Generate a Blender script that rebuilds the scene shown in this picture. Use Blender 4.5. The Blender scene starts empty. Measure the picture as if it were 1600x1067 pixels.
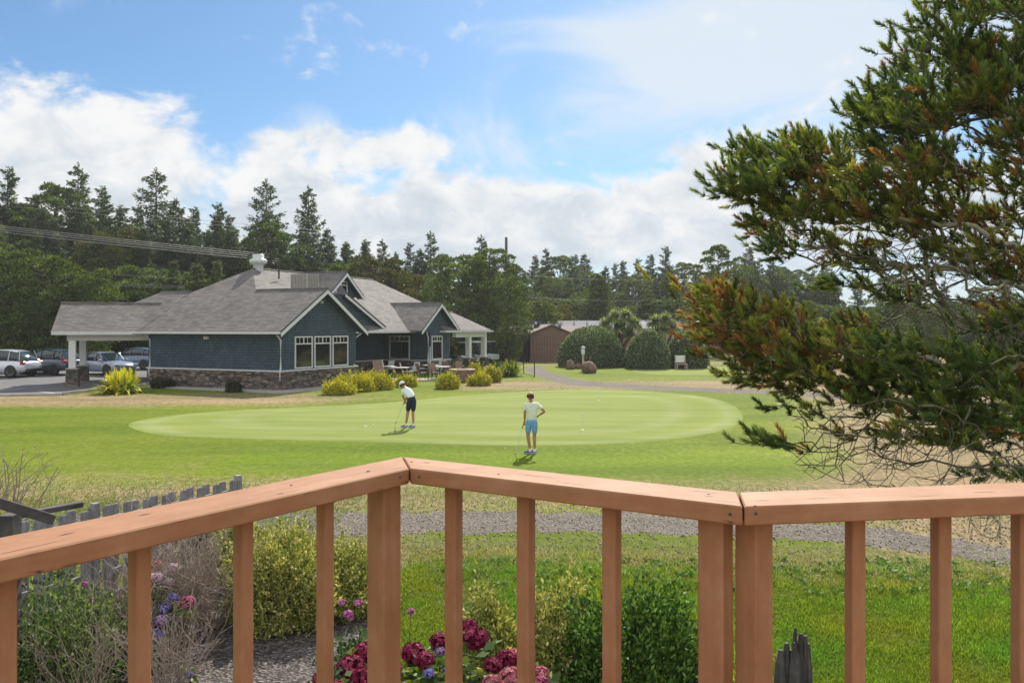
import bpy, bmesh, math, random
import numpy as np
from mathutils import Vector, Matrix
R = math.radians
random.seed(7)
rng = np.random.default_rng(11)
sc = bpy.context.scene
C = sc.collection

# ------------------------------------------------------------ camera, sky, sun, exposure
HC, F, YH = 3.6, 1300.0, 512.0
cam = bpy.data.cameras.new('camera'); camo = bpy.data.objects.new('camera', cam); C.objects.link(camo)
camo.location = (0, 0, HC); camo.rotation_euler = (R(90), 0, 0)
cam.sensor_width = 36; cam.lens = F/1600*36; cam.shift_y = -21.5/1600
cam.clip_start = .05; cam.clip_end = 3000
sc.camera = camo
SUN_EL, SUN_AZ = 42, 12
sv = Vector((math.sin(R(SUN_AZ))*math.cos(R(SUN_EL)), math.cos(R(SUN_AZ))*math.cos(R(SUN_EL)), math.sin(R(SUN_EL))))
sl = bpy.data.lights.new('sun', 'SUN'); sl.energy = 4.9; sl.angle = R(.6); sl.color = (1, .93, .81)
so = bpy.data.objects.new('sun', sl); C.objects.link(so); so.rotation_euler = sv.to_track_quat('Z', 'Y').to_euler()
so.location = (10, 60, 60)
sc.view_settings.view_transform = 'Standard'; sc.view_settings.look = 'None'
sc.view_settings.gamma = 1; sc.view_settings.exposure = .50
try:
    sc.cycles.max_bounces = 6; sc.cycles.transparent_max_bounces = 6; sc.cycles.volume_bounces = 0
except Exception: pass

w = bpy.data.worlds.new('World'); sc.world = w; w.use_nodes = True
nt = w.node_tree; nt.nodes.clear()
def N(t, **k):
    n = nt.nodes.new(t)
    for a, b in k.items(): setattr(n, a, b)
    return n
def L(a, b): nt.links.new(a, b)
def M_(op, a, b=None, c=None, clamp=False):
    n = N('ShaderNodeMath', operation=op); n.use_clamp = clamp
    for i, v in enumerate((a, b, c)):
        if v is None: continue
        if isinstance(v, (int, float)): n.inputs[i].default_value = v
        else: L(v, n.inputs[i])
    return n.outputs[0]
out = N('ShaderNodeOutputWorld'); bg = N('ShaderNodeBackground'); L(bg.outputs[0], out.inputs[0])
bg.inputs[1].default_value = .12
sky = N('ShaderNodeTexSky', sky_type='NISHITA'); sky.sun_disc = False
sky.sun_elevation = R(SUN_EL); sky.sun_rotation = R(SUN_AZ); sky.altitude = 20; sky.air_density = 1.0; sky.dust_density = .6; sky.ozone_density = 2.2
tc = N('ShaderNodeTexCoord'); sx = N('ShaderNodeSeparateXYZ'); L(tc.outputs['Generated'], sx.inputs[0])
az = M_('ARCTAN2', sx.outputs[0], sx.outputs[1]); el = M_('ARCSINE', sx.outputs[2])
cv = N('ShaderNodeCombineXYZ'); L(az, cv.inputs[0]); L(M_('MULTIPLY', el, 1.5), cv.inputs[1])
def noise(scale, det=8, rough=.55, dist=0, off=(0,0,0)):
    n = N('ShaderNodeTexNoise'); n.inputs['Scale'].default_value = scale; n.inputs['Detail'].default_value = det
    n.inputs['Roughness'].default_value = rough; n.inputs['Distortion'].default_value = dist
    m = N('ShaderNodeMapping'); m.inputs['Location'].default_value = off
    L(cv.outputs[0], m.inputs[0]); L(m.outputs[0], n.inputs['Vector']); return n.outputs['Fac']
n1 = noise(8.5, 12, .60, .35, (3.1, 1.7, 0)); n2 = noise(26, 8, .6, .3, (1, 5, 2)); n3 = noise(2.6, 10, .66, 1.3, (7, 2, 1))
def blobs(lst):
    acc = None
    for (px, py, rx, ry, wt) in lst:
        a0 = math.atan((px-800)/F); e0 = math.atan((YH-py)*math.cos(a0)/F)
        dx = M_('MULTIPLY', M_('SUBTRACT', az, a0), F/rx); dy = M_('MULTIPLY', M_('SUBTRACT', el, e0), F/ry)
        d2 = M_('ADD', M_('MULTIPLY', dx, dx), M_('MULTIPLY', dy, dy))
        g = M_('MULTIPLY', M_('EXPONENT', M_('MULTIPLY', d2, -.7)), wt)
        acc = g if acc is None else M_('ADD', acc, g)
    return acc
CUM = blobs([(40, 245, 150, 70, 1.1), (190, 255, 85, 62, 1.0), (470, 300, 85, 58, 1.0), (440, 215, 60, 26, .5), (385, 285, 60, 35, .6), (655, 255, 48, 62, .95), (560, 230, 90, 30, .35),
             (600, 355, 150, 50, .8), (850, 345, 140, 50, .85), (1050, 320, 105, 55, .95), (1125, 268, 50, 40, .75), (780, 290, 60, 30, .35), (1500, 330, 300, 120, .8), (740, 380, 500, 50, .7), (-300, 300, 200, 120, .8)])
THIN = blobs([(1100, 70, 210, 85, 1.05), (1350, 110, 260, 120, 1.1), (960, 175, 120, 40, .35), (430, 205, 90, 30, .45), (600, 180, 90, 28, .3),
              (390, 15, 110, 22, .35), (130, 20, 90, 28, .3), (720, 240, 160, 60, .35), (1000, 230, 260, 40, .3), (300, 320, 500, 60, .35)])
def sstep(v, a, b):
    n = N('ShaderNodeMapRange', interpolation_type='SMOOTHSTEP'); n.inputs[1].default_value = a; n.inputs[2].default_value = b
    L(v, n.inputs[0]); return n.outputs[0]
# broken cloud cover outside the modelled patch, made denser to fill the shade
bg_fill = M_('MULTIPLY', sstep(M_('ABSOLUTE', az), .75, 1.2), .85)
cden = M_('ADD', M_('ADD', CUM, bg_fill), M_('ADD', M_('MULTIPLY', M_('SUBTRACT', n1, .5), 2.9), M_('MULTIPLY', M_('SUBTRACT', n2, .5), .9)))
cum = sstep(cden, .30, .95)
tden = M_('ADD', THIN, M_('ADD', M_('MULTIPLY', M_('SUBTRACT', n3, .5), 3.2), M_('MULTIPLY', M_('SUBTRACT', n1, .5), .5)))
thin = M_('MULTIPLY', sstep(tden, .28, 1.25), .85)
hz = M_('SUBTRACT', 1.0, sstep(el, .03, .20)); hz = M_('MULTIPLY', hz, .6)
def mixc(f, a, b):
    n = N('ShaderNodeMix', data_type='RGBA')
    L(f, n.inputs[0])
    for i, v in ((6, a), (7, b)):
        if isinstance(v, tuple): n.inputs[i].default_value = v
        else: L(v, n.inputs[i])
    return n.outputs[2]
n4 = noise(13, 9, .6, .5, (9, 4, 3)); lit = M_('ADD', M_('MULTIPLY', n4, 1.0), M_('ADD', M_('MULTIPLY', n2, .35), M_('MULTIPLY', M_('SUBTRACT', el, .12), 1.6)))
ccol = mixc(sstep(lit, .48, .92), (3.5, 3.95, 4.4, 1), (5.5, 5.5, 5.5, 1))
skyb = N('ShaderNodeMix', data_type='RGBA', blend_type='MULTIPLY'); skyb.inputs[0].default_value = 1; L(sky.outputs[0], skyb.inputs[6]); skyb.inputs[7].default_value = (.43, .58, .68, 1)
c = mixc(thin, skyb.outputs[2], (4.6, 5.0, 5.35, 1))
c = mixc(hz, c, (3.5, 4.15, 4.75, 1))
c = mixc(cum, c, ccol)
# unseen front-lit clouds behind the camera, brightened to add fill in the shade
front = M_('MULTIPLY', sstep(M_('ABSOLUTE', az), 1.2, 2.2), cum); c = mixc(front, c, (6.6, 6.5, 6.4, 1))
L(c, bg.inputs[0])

# ------------------------------------------------------------ helpers
def gzv(y):
    y = np.asarray(y, float); k = [-500, 21, 24, 29, 34, 42, 48, 55, 65, 3000]; v = [0, 0, .03, .26, .33, .36, .45, .56, .6, .6]
    return (np.interp(y-1.2, k, v)+np.interp(y, k, v)+np.interp(y+1.2, k, v))/3
def gz(y): return float(gzv(y))
def P(px, py, off=0.0):                     # a point of the ground seen at this place of the photo
    z = 0.0; Y = 20
    for _ in range(30): Y = F*(HC-z)/(py-YH); z = gz(Y)
    return Vector(((px-800)/F*Y, Y, z+off))
def W(px, py, Y): return Vector(((px-800)/F*Y, Y, HC+(YH-py)/F*Y))
def G(px, Y): return Vector(((px-800)/F*Y, Y, gz(Y)))

MATS = {}
class NT:
    def __init__(s, m): s.t = m.node_tree; s.n = s.t.nodes
    def new(s, t, **k):
        n = s.n.new(t)
        for a, b in k.items(): setattr(n, a, b)
        return n
    def link(s, a, b): s.t.links.new(a, b)
def ramp(T, fac, stops):
    r = T.new('ShaderNodeValToRGB'); e = r.color_ramp.elements
    while len(e) < len(stops): e.new(.5)
    for i, (p, c) in enumerate(stops): e[i].position = p; e[i].color = (*c, 1)
    T.link(fac, r.inputs[0]); return r.outputs[0]
def tnoise(T, vec, scale, det=6, rough=.6, dist=0):
    n = T.new('ShaderNodeTexNoise'); n.inputs['Scale'].default_value = scale; n.inputs['Detail'].default_value = det
    n.inputs['Roughness'].default_value = rough; n.inputs['Distortion'].default_value = dist
    if vec is not None: T.link(vec, n.inputs['Vector'])
    return n.outputs['Fac']
def mapping(T, vec, scale=(1, 1, 1), rot=(0, 0, 0)):
    m = T.new('ShaderNodeMapping'); m.inputs['Scale'].default_value = scale; m.inputs['Rotation'].default_value = rot
    T.link(vec, m.inputs[0]); return m.outputs[0]
def mixn(T, f, a, b, mode='MIX'):
    n = T.new('ShaderNodeMix', data_type='RGBA', blend_type=mode)
    if isinstance(f, (int, float)): n.inputs[0].default_value = f
    else: T.link(f, n.inputs[0])
    for i, v in ((6, a), (7, b)):
        if isinstance(v, tuple): n.inputs[i].default_value = (*v[:3], 1)
        else: T.link(v, n.inputs[i])
    return n.outputs[2]
def base(name):
    m = bpy.data.materials.new(name); m.use_nodes = True; T = NT(m)
    b = T.n['Principled BSDF']; MATS[name] = m; return m, T, b
def bump(T, b, h, s=.3, d=.02):
    n = T.new('ShaderNodeBump'); n.inputs['Strength'].default_value = s; n.inputs['Distance'].default_value = d
    T.link(h, n.inputs['Height']); T.link(n.outputs[0], b.inputs['Normal'])
def obj_co(T):
    return T.new('ShaderNodeTexCoord').outputs['Object']
def geo_co(T): return T.new('ShaderNodeNewGeometry').outputs['Position']
def plain(name, col, rough=.6, metal=0, var=.25, scale=8, spec=.4, bmp=0, bd=.005, coat=0):
    m, T, b = base(name); co = obj_co(T)
    f = tnoise(T, co, scale, 6, .6)
    c = ramp(T, f, [(.3, tuple(x*(1-var) for x in col)), (.7, tuple(min(1, x*(1+var)) for x in col))])
    T.link(c, b.inputs['Base Color']); b.inputs['Roughness'].default_value = rough; b.inputs['Metallic'].default_value = metal
    b.inputs['Specular IOR Level'].default_value = spec
    if coat: b.inputs['Coat Weight'].default_value = coat; b.inputs['Coat Roughness'].default_value = .05
    if bmp: bump(T, b, tnoise(T, co, scale*3, 8, .7), bmp, bd)
    return m
def leafmat(name, trans=.3, rough=.5, spec=.25, tcol=(1.15, 1.1, .5), gain=1.0, rand=.0):
    m, T, b = base(name)
    a = T.new('ShaderNodeAttribute', attribute_name='Col'); col = a.outputs['Color']
    if rand:
        oi = T.new('ShaderNodeObjectInfo')
        g = ramp(T, oi.outputs['Random'], [(0, (1-rand, 1-rand*.8, 1-rand*.6)), (.5, (1, 1, 1)), (1, (1+rand, 1+rand*.6, 1-rand*.4))])
        col = mixn(T, 1.0, col, g, 'MULTIPLY')
    T.link(col, b.inputs['Base Color']); b.inputs['Roughness'].default_value = rough; b.inputs['Specular IOR Level'].default_value = spec
    tr = T.new('ShaderNodeBsdfTranslucent'); T.link(mixn(T, 1.0, col, tcol, 'MULTIPLY'), tr.inputs[0])
    mx = T.new('ShaderNodeMixShader'); mx.inputs[0].default_value = trans
    T.link(b.outputs[0], mx.inputs[1]); T.link(tr.outputs[0], mx.inputs[2]); T.link(mx.outputs[0], T.n['Material Output'].inputs[0])
    return m

class MB:
    def __init__(s): s.v = []; s.f = []; s.sm = []
    def add(s, vs, fs, smooth=False):
        o = len(s.v); s.v += [tuple(v) for v in vs]; s.f += [[o+i for i in f] for f in fs]; s.sm += [smooth]*len(fs)
    def box(s, a, b, M=None):
        x0, y0, z0 = a; x1, y1, z1 = b
        v = [Vector(p) for p in ((x0,y0,z0),(x1,y0,z0),(x1,y1,z0),(x0,y1,z0),(x0,y0,z1),(x1,y0,z1),(x1,y1,z1),(x0,y1,z1))]
        if M is not None: v = [M @ p for p in v]
        s.add(v, [(0,3,2,1),(4,5,6,7),(0,1,5,4),(1,2,6,5),(2,3,7,6),(3,0,4,7)])
        return s
    def beam(s, p0, p1, wd, hg, up=(0, 0, 1)):
        p0, p1 = Vector(p0), Vector(p1); d = (p1-p0).normalized(); sd = d.cross(Vector(up))
        if sd.length < 1e-4: sd = d.cross(Vector((0, 1, 0)))
        sd.normalize(); u = sd.cross(d); sd *= wd/2; u *= hg/2
        v = [p0-sd-u, p0+sd-u, p0+sd+u, p0-sd+u, p1-sd-u, p1+sd-u, p1+sd+u, p1-sd+u]
        s.add(v, [(0,3,2,1),(4,5,6,7),(0,1,5,4),(1,2,6,5),(2,3,7,6),(3,0,4,7)]); return s
    def extr(s, poly, vec):
        n = len(poly); vec = Vector(vec); a = [Vector(p) for p in poly]; b = [p+vec for p in a]
        s.add(a+b, [list(range(n))[::-1], [n+i for i in range(n)]]+[[i, (i+1) % n, n+(i+1) % n, n+i] for i in range(n)]); return s
    def tube(s, pts, rads, n=8, cap=True, smooth=True):
        pts = [Vector(p) for p in pts]
        if isinstance(rads, (int, float)): rads = [rads]*len(pts)
        vs = []; ref = None
        for i, p in enumerate(pts):
            d = (pts[min(i+1, len(pts)-1)]-pts[max(i-1, 0)]).normalized()
            if ref is None: ref = Vector((0, 0, 1)) if abs(d.z) < .9 else Vector((1, 0, 0))
            a = d.cross(ref).normalized(); b = d.cross(a); ref = -b if False else ref
            for k in range(n):
                t = 2*math.pi*k/n; vs.append(p+(a*math.cos(t)+b*math.sin(t))*rads[i])
        fs = []
        for i in range(len(pts)-1):
            for k in range(n): fs.append((i*n+k, i*n+(k+1) % n, (i+1)*n+(k+1) % n, (i+1)*n+k))
        s.add(vs, fs, smooth)
        if cap: s.add([vs[k] for k in range(n)], [list(range(n))]); s.add([vs[-n+k] for k in range(n)], [list(range(n))[::-1]])
        return s
    def lathe(s, prof, n=20, c=(0, 0, 0), smooth=True):
        vs = []; c = Vector(c)
        for r, z in prof:
            for k in range(n):
                t = 2*math.pi*k/n; vs.append(c+Vector((r*math.cos(t), r*math.sin(t), z)))
        fs = []
        for i in range(len(prof)-1):
            for k in range(n): fs.append((i*n+k, i*n+(k+1) % n, (i+1)*n+(k+1) % n, (i+1)*n+k))
        s.add(vs, fs, smooth)
        s.add(vs[:n], [list(range(n))[::-1]]); s.add(vs[-n:], [list(range(n))])
        return s
    def build(s, name, mat, parent=None, bevel=0, loc=None, rz=0):
        me = bpy.data.meshes.new(name); me.from_pydata(s.v, [], s.f); me.update()
        if any(s.sm): me.polygons.foreach_set('use_smooth', s.sm)
        bm = bmesh.new(); bm.from_mesh(me); bmesh.ops.recalc_face_normals(bm, faces=bm.faces)
        if bevel:
            es = [e for e in bm.edges if len(e.link_faces) == 2 and e.calc_face_angle(0) > .5]
            bmesh.ops.bevel(bm, geom=es, offset=bevel, segments=1, affect='EDGES', profile=.5)
        bm.to_mesh(me); bm.free()
        o = bpy.data.objects.new(name, me); C.objects.link(o)
        if mat: me.materials.append(MATS[mat] if isinstance(mat, str) else mat)
        if parent: o.parent = parent
        if loc is not None: o.location = loc
        o.rotation_euler.z = rz
        return o
def tag(o, label=None, cat=None, group=None, kind=None):
    for k, v in (('label', label), ('category', cat), ('group', group), ('kind', kind)):
        if v: o[k] = v
    return o
def empty(name, loc, label=None, cat=None, group=None, rz=0):
    o = bpy.data.objects.new(name, None); C.objects.link(o); o.location = loc; o.rotation_euler.z = rz; o.empty_display_size = .2
    return tag(o, label, cat, group)
def dup(o, parent=None):
    c = o.copy(); C.objects.link(c); c.parent = parent
    for ch in [x for x in bpy.data.objects if x.parent == o]: dup(ch, c)
    return c
def npmesh(name, V, Fs, mat, parent=None, col=None, loc=None, smooth=False):
    V = np.asarray(V, np.float32).reshape(-1, 3); Fs = np.asarray(Fs, np.int32); k = Fs.shape[1]
    me = bpy.data.meshes.new(name); me.vertices.add(len(V)); me.vertices.foreach_set('co', V.ravel())
    me.loops.add(Fs.size); me.loops.foreach_set('vertex_index', Fs.ravel())
    me.polygons.add(len(Fs)); me.polygons.foreach_set('loop_start', np.arange(0, Fs.size, k, dtype=np.int32))
    if smooth: me.polygons.foreach_set('use_smooth', np.ones(len(Fs), bool))
    me.update(calc_edges=True)
    if col is not None:
        a = me.color_attributes.new('Col', 'FLOAT_COLOR', 'POINT'); cc = np.ones((len(V), 4), np.float32); cc[:, :3] = col
        a.data.foreach_set('color', cc.ravel())
    o = bpy.data.objects.new(name, me); C.objects.link(o)
    me.materials.append(MATS[mat] if isinstance(mat, str) else mat)
    if parent: o.parent = parent
    if loc is not None: o.location = loc
    return o
def unit(a): return a/np.maximum(np.linalg.norm(a, axis=-1, keepdims=True), 1e-9)
def rdir(n, r=rng): return unit(r.normal(size=(n, 3)))
def leaves(cen, dirs, ln, wd, r=rng, twist=None):
    """rhombic leaves: cen (N,3), dirs (N,3) long axis, ln, wd arrays -> verts (4N,3), faces"""
    n = len(cen); side = unit(np.cross(dirs, rdir(n, r) if twist is None else twist)); ln = np.broadcast_to(ln, n)[:, None]; wd = np.broadcast_to(wd, n)[:, None]
    V = np.stack([cen, cen+dirs*ln*.5+side*wd*.5, cen+dirs*ln, cen+dirs*ln*.5-side*wd*.5], 1).reshape(-1, 3)
    return V, np.arange(4*n).reshape(n, 4)
def blades(cen, dirs, ln, wd, r=rng):
    n = len(cen); side = unit(np.cross(dirs, rdir(n, r))); ln = np.broadcast_to(ln, n)[:, None]; wd = np.broadcast_to(wd, n)[:, None]
    V = np.stack([cen-side*wd*.5, cen+side*wd*.5, cen+dirs*ln], 1).reshape(-1, 3)
    return V, np.arange(3*n).reshape(n, 3)
def merge(parts):
    Vs, Fs, Cs = [], [], []; o = 0
    for V, Fc, c in parts:
        Vs.append(V); Fs.append(Fc+o); o += len(V); Cs.append(np.broadcast_to(c, (len(V), 3)))
    return np.concatenate(Vs), np.concatenate(Fs), np.concatenate(Cs)
def pal(n, cols, wts, jit=.2, rep=4, r=rng):
    cols = np.array(cols, float); i = r.choice(len(cols), n, p=np.array(wts)/sum(wts)); c = cols[i]*(1+r.uniform(-jit, jit, (n, 1)))
    return np.repeat(np.clip(c, 0, 1), rep, 0)
def segs_mesh(A, B, ra, rb, n=5):
    """tapered prisms A->B"""
    d = unit(B-A); ref = np.where(np.abs(d[:, 2:3]) < .9, np.array([[0, 0, 1.]]), np.array([[1., 0, 0]])); a = unit(np.cross(d, ref)); b = np.cross(d, a)
    t = np.arange(n)*2*np.pi/n; ring = a[:, None]*np.cos(t)[None, :, None]+b[:, None]*np.sin(t)[None, :, None]
    V = np.concatenate([A[:, None]+ring*ra[:, None, None], B[:, None]+ring*rb[:, None, None]], 1).reshape(-1, 3)
    k = np.arange(n); f = np.stack([k, (k+1) % n, n+(k+1) % n, n+k], 1); Fs = (f[None]+(np.arange(len(A))*2*n)[:, None, None]).reshape(-1, 4)
    return V, Fs
def fb(p, s=1.0, seed=0):        # cheap smooth pseudo noise in [-1,1]
    p = np.asarray(p)*s; x, y, z = p[..., 0], p[..., 1], p[..., 2]
    return (np.sin(x*1.7+y*.9+seed)+np.sin(y*2.3-z*1.1+seed*2.1)+np.sin(z*1.9+x*1.3+seed*.7)+.6*np.sin(x*4.1-y*3.7+z*2.9+seed))/3.6
def inst(z): return z

# ------------------------------------------------------------ materials
plain('white_paint', (.62, .64, .66), .45, var=.06)
plain('white_metal', (.55, .58, .62), .4, var=.08, scale=5)
plain('blue_trim', (.028, .045, .065), .5, var=.2)
plain('dark_metal', (.03, .03, .035), .4, .3, var=.2)
plain('black_plastic', (.015, .015, .017), .45, var=.2)
plain('soffit', (.42, .42, .42), .6, var=.05)
plain('chrome', (.6, .6, .62), .2, .9, var=.05)
plain('brown_siding', (.20, .125, .10), .7, var=.12, scale=3)
plain('dark_brown_siding', (.055, .04, .038), .8, var=.3, scale=3)
plain('shed_roof', (.20, .16, .15), .9, var=.12, scale=2)
plain('far_roof', (.13, .135, .16), .9, var=.12, scale=2)
plain('pale_roof', (.22, .21, .25), .9, var=.1, scale=2)
plain('boulder', (.16, .11, .085), .9, var=.45, scale=4, bmp=.5, bd=.05)
plain('bark', (.10, .075, .06), .9, var=.4, scale=6, bmp=.6, bd=.02)
plain('pale_bark', (.26, .24, .22), .9, var=.3, scale=6)
plain('lichen_bark', (.27, .25, .19), .9, var=.5, scale=14, bmp=.6, bd=.01)
plain('dry_twig', (.30, .24, .20), .85, var=.35, scale=20)
plain('green_stem', (.10, .13, .05), .7, var=.3, scale=10)
plain('mesh_fabric', (.22, .15, .11), .8, var=.15)
plain('light_fabric', (.45, .47, .5), .8, var=.1)
plain('table_top', (.5, .53, .56), .35, var=.1)
plain('tyre', (.02, .02, .02), .85, var=.2)
plain('skin', (.36, .19, .13), .5, var=.08, scale=6)
plain('hair_dark', (.05, .035, .03), .6, var=.3, scale=40)
plain('hair_blond', (.42, .33, .22), .6, var=.3, scale=40)
plain('white_cloth', (.72, .78, .82), .85, var=.08, scale=5, bmp=.9, bd=.03)
plain('pale_green_cloth', (.70, .76, .66), .85, var=.08, scale=5, bmp=.9, bd=.03)
plain('navy_cloth', (.012, .018, .045), .85, var=.2, scale=12)
plain('sky_cloth', (.16, .36, .62), .85, var=.15, scale=6, bmp=.9, bd=.03)
plain('shoe_blue', (.03, .09, .26), .6, var=.15, scale=12)
plain('maroon_cloth', (.11, .012, .025), .8, var=.15)
plain('ball_white', (.85, .85, .85), .35, var=.02)
plain('ball_yellow', (.75, .85, .1), .4, var=.02)
plain('concrete', (.34, .33, .32), .85, var=.15, scale=2)
plain('tan_wall', (.40, .30, .24), .85, var=.15)
plain('cable', (.13, .13, .14), .5, var=.1)
plain('pole_wood', (.09, .075, .07), .85, var=.2)
plain('rubber_white', (.7, .7, .7), .6, var=.05)
plain('tail_lens', (.35, .02, .03), .2, var=.1)
plain('head_lens', (.75, .77, .8), .1, var=.05)
for nm, c_ in (('paint_white', (.62, .66, .72)), ('paint_grey', (.06, .085, .12)), ('paint_silver', (.30, .34, .42)), ('paint_blue', (.09, .15, .24)), ('paint_red', (.18, .03, .04)), ('cart_white', (.6, .64, .7))):
    plain(nm, c_, .28, .25, var=.04, coat=.8)
leafmat('foliage', .38, .55, .2, rand=.18)
leafmat('foliage_dense', .25, .55, .25)
leafmat('needles', .30, .45, .3)
leafmat('petals', .3, .6, .15, tcol=(1.1, .9, 1.0))
leafmat('grass_blades', .4, .5, .25, tcol=(1.2, 1.2, .5))
leafmat('flat_attr', 0, .9, .1)
m, T, b = base('car_glass'); b.inputs['Base Color'].default_value = (.02, .03, .035, 1); b.inputs['Roughness'].default_value = .06; b.inputs['Specular IOR Level'].default_value = .8
m, T, b = base('window_glass'); b.inputs['Base Color'].default_value = (.012, .014, .016, 1); b.inputs['Roughness'].default_value = .04; b.inputs['Specular IOR Level'].default_value = .9
bump(T, b, tnoise(T, obj_co(T), 1.2, 2), .04, .02)
def wallco(T, sx_=1.0, sz=1.0):
    s = T.new('ShaderNodeSeparateXYZ'); T.link(obj_co(T), s.inputs[0]); a = T.new('ShaderNodeMath', operation='ADD'); T.link(s.outputs[0], a.inputs[0]); T.link(s.outputs[1], a.inputs[1])
    c = T.new('ShaderNodeCombineXYZ'); T.link(a.outputs[0], c.inputs[0]); T.link(s.outputs[2], c.inputs[1]); return mapping(T, c.outputs[0], (sx_, sz, 1))
def brickmat(name, cols, bw, rh, sz=1.0, rough=.85, mortar=(.01, .01, .01), ms=.008, bs=.5, bd=.02, weather=.3, spec=.3):
    m, T, b = base(name); co = wallco(T, 1, sz)
    br = T.new('ShaderNodeTexBrick'); T.link(co, br.inputs['Vector']); br.inputs['Color1'].default_value = (*cols[0], 1); br.inputs['Color2'].default_value = (*cols[1], 1)
    br.inputs['Mortar'].default_value = (*mortar, 1); br.inputs['Scale'].default_value = 1; br.inputs['Brick Width'].default_value = bw; br.inputs['Row Height'].default_value = rh; br.inputs['Mortar Size'].default_value = ms
    br.offset = .4; br.inputs['Bias'].default_value = 0
    big = tnoise(T, obj_co(T), .9, 8, .7); g = ramp(T, big, [(.3, (1-weather,)*3), (.7, (1+weather, 1+weather*.95, 1+weather*.9))])
    fine = tnoise(T, mapping(T, obj_co(T), (6, 6, 2)), 3, 5, .7); g2 = ramp(T, fine, [(.3, (.8, .8, .8)), (.7, (1.2, 1.2, 1.2))])
    c = mixn(T, 1.0, mixn(T, 1.0, br.outputs['Color'], g, 'MULTIPLY'), g2, 'MULTIPLY')
    T.link(c, b.inputs['Base Color']); b.inputs['Roughness'].default_value = rough; b.inputs['Specular IOR Level'].default_value = spec
    bump(T, b, br.outputs['Fac'], -bs, bd); return m
brickmat('blue_shingle', [(.044, .070, .098), (.068, .100, .134)], .16, .15, bs=.6, ms=.012, mortar=(.012, .022, .032), weather=.25)
brickmat('roof_shingle', [(.118, .112, .110), (.205, .194, .190)], .33, .075, sz=1.0, bs=.6, ms=.008, mortar=(.06, .055, .055), weather=.24)
m, T, b = base('ledge_stone'); co = wallco(T, 3.2, 9.5); nz = tnoise(T, co, 1.5, 3); vo = T.new('ShaderNodeTexVoronoi'); T.link(co, vo.inputs['Vector']); vo.inputs['Scale'].default_value = 1
c1 = ramp(T, tnoise(T, vo.outputs['Color'], 3, 0), [(.3, (.05, .045, .045)), (.45, (.13, .11, .10)), (.55, (.17, .12, .085)), (.7, (.22, .20, .185))])
v2 = T.new('ShaderNodeTexVoronoi', feature='DISTANCE_TO_EDGE'); T.link(co, v2.inputs['Vector']); v2.inputs['Scale'].default_value = 1
edge = ramp(T, v2.outputs['Distance'], [(0, (.25, .25, .25)), (.12, (1, 1, 1))])
T.link(mixn(T, 1.0, c1, edge, 'MULTIPLY'), b.inputs['Base Color']); b.inputs['Roughness'].default_value = .9; bump(T, b, v2.outputs['Distance'], .8, .03)
m, T, b = base('planter_stone'); co = wallco(T, 4, 6); vo = T.new('ShaderNodeTexVoronoi'); T.link(co, vo.inputs['Vector']); vo.inputs['Scale'].default_value = 1
T.link(ramp(T, tnoise(T, vo.outputs['Color'], 3, 0), [(.3, (.12, .07, .06)), (.7, (.22, .15, .13))]), b.inputs['Base Color']); b.inputs['Roughness'].default_value = .9

# deck paint: terracotta, worn along the grain, hairline cracks and nail stains
m, T, b = base('deck_paint'); co = obj_co(T)
g = tnoise(T, mapping(T, co, (2.5, 45, 45)), 1.2, 8, .65); sp = tnoise(T, mapping(T, co, (1, 1.6, 1.6)), 5, 9, .7)
c0 = ramp(T, sp, [(.25, (.26, .125, .060)), (.5, (.335, .168, .088)), (.75, (.41, .23, .14))])
c1 = ramp(T, g, [(.3, (.88, .87, .86)), (.7, (1.07, 1.06, 1.05))])
cc = mixn(T, 1.0, c0, c1, 'MULTIPLY')
ck = tnoise(T, mapping(T, co, (1.6, 70, 70)), 1.0, 4, .6, .4); ckm = ramp(T, ck, [(.655, (0, 0, 0)), (.68, (1, 1, 1))])
ck2 = tnoise(T, co, 9, 3, .5); ckm2 = ramp(T, ck2, [(.52, (0, 0, 0)), (.60, (1, 1, 1))])
ckk = mixn(T, 1.0, ckm, ckm2, 'MULTIPLY')
cc = mixn(T, ckk, cc, (.06, .035, .025))
fl = tnoise(T, mapping(T, co, (6, 30, 30)), 2.2, 6, .7); flm = ramp(T, fl, [(.64, (0, 0, 0)), (.67, (1, 1, 1))])
cc = mixn(T, mixn(T, 1.0, flm, (.5, .5, .5), 'MULTIPLY'), cc, (.30, .24, .20))
T.link(cc, b.inputs['Base Color']); b.inputs['Roughness'].default_value = .68; b.inputs['Specular IOR Level'].default_value = .28
bump(T, b, g, .3, .002)
# weathered grey wood
def greywood(name, dark, light, sc_=(30, 30, 2)):
    m, T, b = base(name); co = obj_co(T); g = tnoise(T, mapping(T, co, sc_), 1.3, 8, .7); g2 = tnoise(T, co, 7, 4, .6)
    c = mixn(T, .5, ramp(T, g, [(.3, dark), (.7, light)]), ramp(T, g2, [(.35, dark), (.65, light)]))
    T.link(c, b.inputs['Base Color']); b.inputs['Roughness'].default_value = .85; bump(T, b, g, .6, .004)
greywood('weathered_picket', (.10, .10, .12), (.36, .35, .36)); greywood('driftwood', (.015, .014, .016), (.12, .11, .105)); greywood('old_beam', (.025, .022, .025), (.12, .11, .11), (6, 6, 6))
greywood('deck_board', (.2, .1, .06), (.42, .22, .14), (3, 30, 30))

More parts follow.
